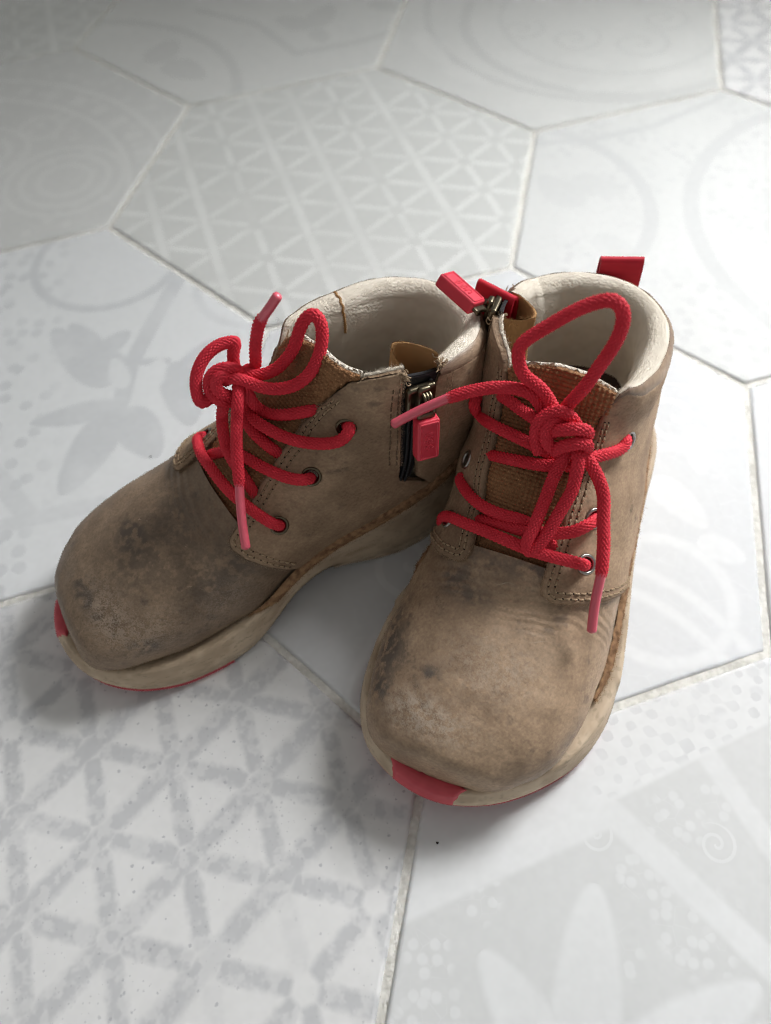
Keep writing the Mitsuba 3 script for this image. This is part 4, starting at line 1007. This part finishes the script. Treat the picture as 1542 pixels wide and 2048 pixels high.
    for h in np.linspace(-.30, .035, 14):
        p0, p1 = b.raw(A0[0] + h, A0[1]), b.raw(A1[0] + h, A1[1]); m0 = b.nraw(A0[0] + h, .48)
        d_ = np.sin(np.pi * t) ** .75 * .0105
        fwd = unit(p0 - p1)
        rows.append(p0 + (p1 - p0) * t[:, None] - m0 * (d_ + .0012)[:, None] + fwd * (np.sin(np.pi * t) * .004)[:, None] + np.array([0, 0, 1.0]) * (np.sin(np.pi * t) * .0025)[:, None])
    R1 = np.array(rows); R2 = R1[::-1] - b.nraw(1.1, .48) * .0014
    Rg = np.concatenate([R1, R2]); Rg += .0004 * (meshkit.fbm(Rg * 700, 2, 5)[..., None] - .5)
    put(K + '__zip_gusset', trimesh.Trimesh(Rg.reshape(-1, 3), grid_faces(len(Rg), 40), process=False), 'gusset', True, label='soft tan leather gusset behind the top of the zip')
    put(K + '__gusset_fibres', fuzz(R1[-1], np.repeat(np.array([[0, 0, 1.0]]), 40, 0), 160, .0011, .00005, .8, 31), 'gusset', False, kind='stuff')
    # frayed thread ends at both corners of the zip
    tt = []
    g = np.random.default_rng(40 + b.seed)
    for (v, u) in ((cfg['gus'] + .03, .425), (cfg['gus'] + .01, .515)):
        c = b.P(np.array(v), np.array(u), .001)
        for _ in range(14):
            q = c + np.cumsum(g.normal(0, .0011, (6, 3)), 0) * np.array([1, 1, .8]) * .7
            tt.append(tube(catmull(q, .0004), .00022, 5))
    for k in range(3):
        c = b.P(np.linspace(1.09, .93 - .03 * k, 5), .53 + .012 * k + .006 * np.sin(np.arange(5) * 2 + k), .0022)
        tt.append(tube(catmull(c, .0004), .00012, 5))
    put(K + '__loose_threads', cat(tt), 'thread', True, kind='stuff')
    # ---- heel tab: a folded loop of red webbing behind the collar
    hc = b.P(np.array(.92), np.array(cfg['tab_u']), TQ); hn = unit(np.array(cfg['tab_n'])); hs = np.cross(hn, [0, 0, 1.0])
    prof = catmull([(.0006, -.014), (.0012, -.002), (.0016, .008), cfg['tab'][0], cfg['tab'][1], cfg['tab'][2], (.0052, .004), (.0046, -.008), (.0026, -.015)], .00035)
    ws = np.linspace(-.0084, .0084, 60)
    def tab(offs):
        tn = unit(np.gradient(prof, axis=0)); nn2 = np.column_stack([-tn[:, 1], tn[:, 0]])
        q = prof + nn2 * offs
        return hc + q[:, None, :1] * hn + q[:, None, 1:2] * np.array([0, 0, 1.0]) + ws[None, :, None] * hs
    ribs = .00016 * (np.sin(np.arange(len(prof)) * .00035 / .0008 * 2 * np.pi)[:, None] * np.cos(ws / .0009 * 2 * np.pi)[None])
    o1 = tab(.0005) + ribs[..., None] * hn; o2 = tab(-.0005)
    mt = []
    for X in (o1, o2):
        mt.append(trimesh.Trimesh(X.reshape(-1, 3), grid_faces(len(prof), 60), process=False))
    for e in (0, -1):
        X = np.stack([o1[:, e], o2[:, e]]); mt.append(trimesh.Trimesh(X.reshape(-1, 3), grid_faces(2, len(prof)), process=False))
    put(K + '__pull_tab', cat(mt), 'webbing', True, label='red webbing pull tab at the heel')
    # ---- laces
    R_L = .00194
    first = None
    lk = K + '__shoelace'
    L = LACES[b.key[-1:] if False else cfg['lace']]
    pieces = []
    for nm, pts in L.items():
        if nm.startswith('tip_'):
            continue
        c = catmull(np.array(pts) / 1000, .00022)
        r = np.full(len(c), R_L)
        if nm.startswith('free'):
            r[-12:] = np.linspace(R_L, .0016, 12)
        pieces.append(tube(c, r, 40, True, braid))
    put(lk, cat(pieces), 'lace', True, label=cfg['lace_label'])
    for nm in L:
        if nm.startswith('tip_'):
            a_ = np.array(L[nm[4:]][-1]) / 1000; p_ = np.array(L[nm[4:]][-2]) / 1000; e_ = np.array(L[nm][0]) / 1000
            a2 = a_ + unit(a_ - e_) * .0015
            bow = np.cross(unit(e_ - a_), [0, 0, 1.0]) * .0006
            c = catmull([a2, a_ + (e_ - a_) * .5 + bow, e_], .0005)
            q = tube(c, np.concatenate([[.0015, .00166], np.full(len(c) - 4, .00166), [.00166, .0014]]), 20)
            put(lk + '__aglet', q, 'aglet', 40)

def inner_poly(thr, top, back, d):
    return [(.445, thr[0] + .003), (.428, thr[0] + .010), (.420, thr[0] + .036), (.428, .265 + d), (.450, .36 + d * .8), (.472, .46 + d * .5), (.505, .60), (.60, .70), (.72, .70), (.765, .56), (.765, .44)] + back + top[::-1] + [(.85, thr[4]), (.70, thr[3]), (.61, thr[2]), (.525, thr[1])]
def outer_poly(d):
    return [(.430, -.058 - d), (.408, -.066 - d), (.400, -.105 - d), (.420, -.195 - d * .5), (.470, -.355), (.52, -.55), (.60, -.68), (.70, -.80), (.76, -1.0), (float(rim_v(np.array(-1.0))), -1.0)] + [(float(rim_v(np.array(u))), u) for u in (-.9, -.8, -.7, -.6, -.5, -.42, -.35, -.30, -.26, -.22, -.18, -.15)] + [(1.03, -.137 - d * .1), (.88, -.128 - d * .3), (.78, -.10 - d * .6), (.70, -.075 - d), (.60, -.065 - d), (.53, -.060 - d)]
def rear_poly():
    return [(.76, 1.0), (.70, .80), (.735, .60), (.775, .485), (.833, .466), (.915, .466), (.985, .484), (float(rim_v(np.array(.512))), .512)] + [(float(rim_v(np.array(u))), u) for u in (.54, .57, .6, .65, .7, .75, .8, .85, .9, .95)] + [(float(rim_v(np.array(1.0))), 1.0)]

labels['child_boot'] = {'label': "child's brown leather lace-up boot at the left, turned to show its zip", 'category': 'boot', 'group': 'pair of worn brown boots'}
labels['child_boot_001'] = {'label': "child's brown leather lace-up boot at the right, toe towards the viewer", 'category': 'boot', 'group': 'pair of worn brown boots'}

def puller_pose(ln, face, centre):
    ln, face = unit(np.array(ln)), unit(np.array(face)); face = unit(face - ln * (face @ ln))
    return lambda b, c0, n0, up, sd: (np.array(centre), np.cross(-ln, face), -ln, face)

THR_OUT = lambda v: np.interp(v, [.43, .53, .7, .88, 1.0], [-.07, -.065, -.08, -.128, -.137])
def finish(b, thr, top, back, rim, front, back_set, **cfg):
    global RIM
    RIM = rim
    tt = sorted([(u, v) for v, u in top])
    build_boot(b, dict(inner=inner_poly(thr, top, back, front), outer=outer_poly(back_set), rear=rear_poly(), thr_out=lambda v: THR_OUT(v) - back_set * np.interp(v, [.7, .9, 1.0], [1, .3, .1]), hand=-1, top=([t[0] for t in tt], [t[1] for t in tt]),
                       thr_in=lambda v: np.interp(v, [.44, .525, .61, .70, .85] + [t[0] for t in top[:4]] + [top[3][0] + .01], list(thr) + [t[1] for t in top[:4]] + [.6]), **cfg))
EYE_OUT = [(.505, -.167), (.625, -.160), (.842, -.300)]
finish(left, (.200, .173, .147, .122, .117), [(.973, .137), (1.080, .183), (1.160, .232), (1.188, .303), (1.195, .36), (1.190, .415)], [(.843, .430), (.927, .428), (1.028, .424), (1.137, .424)],
    [1.00, 1.05, 1.08, 1.08, 1.04, 1.01, .99, .985, 1.02, 1.05, 1.08, 1.10], .03, .026, gus=1.13, vamp='vamp_a', vamp_label='scuffed brown nubuck toe with dark rubbed patches', guard=(-.014, .011), lace='A', slider=1.03, puller=puller_pose([-0.0292, -0.2164, -0.9759], [0.1349, -0.1074, 0.985], [0.0162, 0.16684, 0.08194]), read=-1, eyelet_m='brass',
    tongue=[(.44, -.15), (.44, .18), (.8, .18), (1.0, .22), (1.20, .268), (1.225, .16), (1.25, .055), (1.18, -.03), (1.03, -.115), (.9, -.15)],
    eye_in=[(.535, .282), (.693, .230), (.922, .257)], eye_out=[(.515, -.150), (.625, -.180), (.842, -.305)], tab_u=.90, tab_n=(.70, .72, 0),
    tab=((.0030, .0310), (.0045, .0332), (.0062, .0310)), lace_label='red braided lace tied in a bow with one loop over the tongue')
finish(right, (.150, .174, .178, .177, .167), [(1.022, .172), (1.100, .205), (1.130, .235), (1.140, .30), (1.140, .36), (1.125, .412)], [(.853, .424), (.93, .424), (1.032, .423), (1.09, .423)],
    [1.00, 1.05, 1.09, 1.10, 1.05, 1.00, .98, .985, .985, .99, 1.02, 1.06], .0, .0, gus=1.07, vamp='vamp_b', vamp_label='scuffed brown nubuck toe greyed along its inner side', guard=(-.0095, .0245), lace='B', slider=1.06, puller=puller_pose([-0.6442, 0.7245, 0.2452], [0.4052, 0.1887, 0.8945], [0.03244, 0.21321, 0.10627]), read=-1, eyelet_m='eyelet',
    tongue=[(.44, -.13), (.44, .22), (.9, .23), (1.09, .17), (1.155, .10), (1.195, .015), (1.185, -.048), (1.11, -.165), (.85, -.18)],
    eye_in=[(.508, .297), (.662, .290), (.835, .31)], eye_out=EYE_OUT, tab_u=1.0, tab_n=(.12, 1, 0),
    tab=((.0030, .0245), (.0045, .0267), (.0062, .0245)), lace_label='red braided lace tied in a tall bow with a big knot')

# ------------------------------------------------------------------ grit on the tiles
def crumb(key, x, y, r, seed, label):
    m = trimesh.creation.icosphere(2, r)
    m.vertices *= 1 + .7 * (meshkit.fbm(m.vertices / r * 1.3 + seed, 2, seed)[:, None] - .5)
    m.vertices *= np.array([1.0, .8, .6])
    m.apply_translation([x, y, r * .45])
    put(key, m, 'black', True, label=label, category='grit', group='specks of grit on the tiles')
crumb('grit_speck', -0.1148, 0.2334, .0005, 13, 'tiny dark speck of grit beside the left boot, beyond its toe')
crumb('grit_speck', 0.0105, 0.0470, .00055, 8, 'tiny dark speck of grit in front of the right toe')
crumb('grit_speck', -0.0536, 0.3266, .00055, 12, 'tiny dark speck of grit behind the left boot')
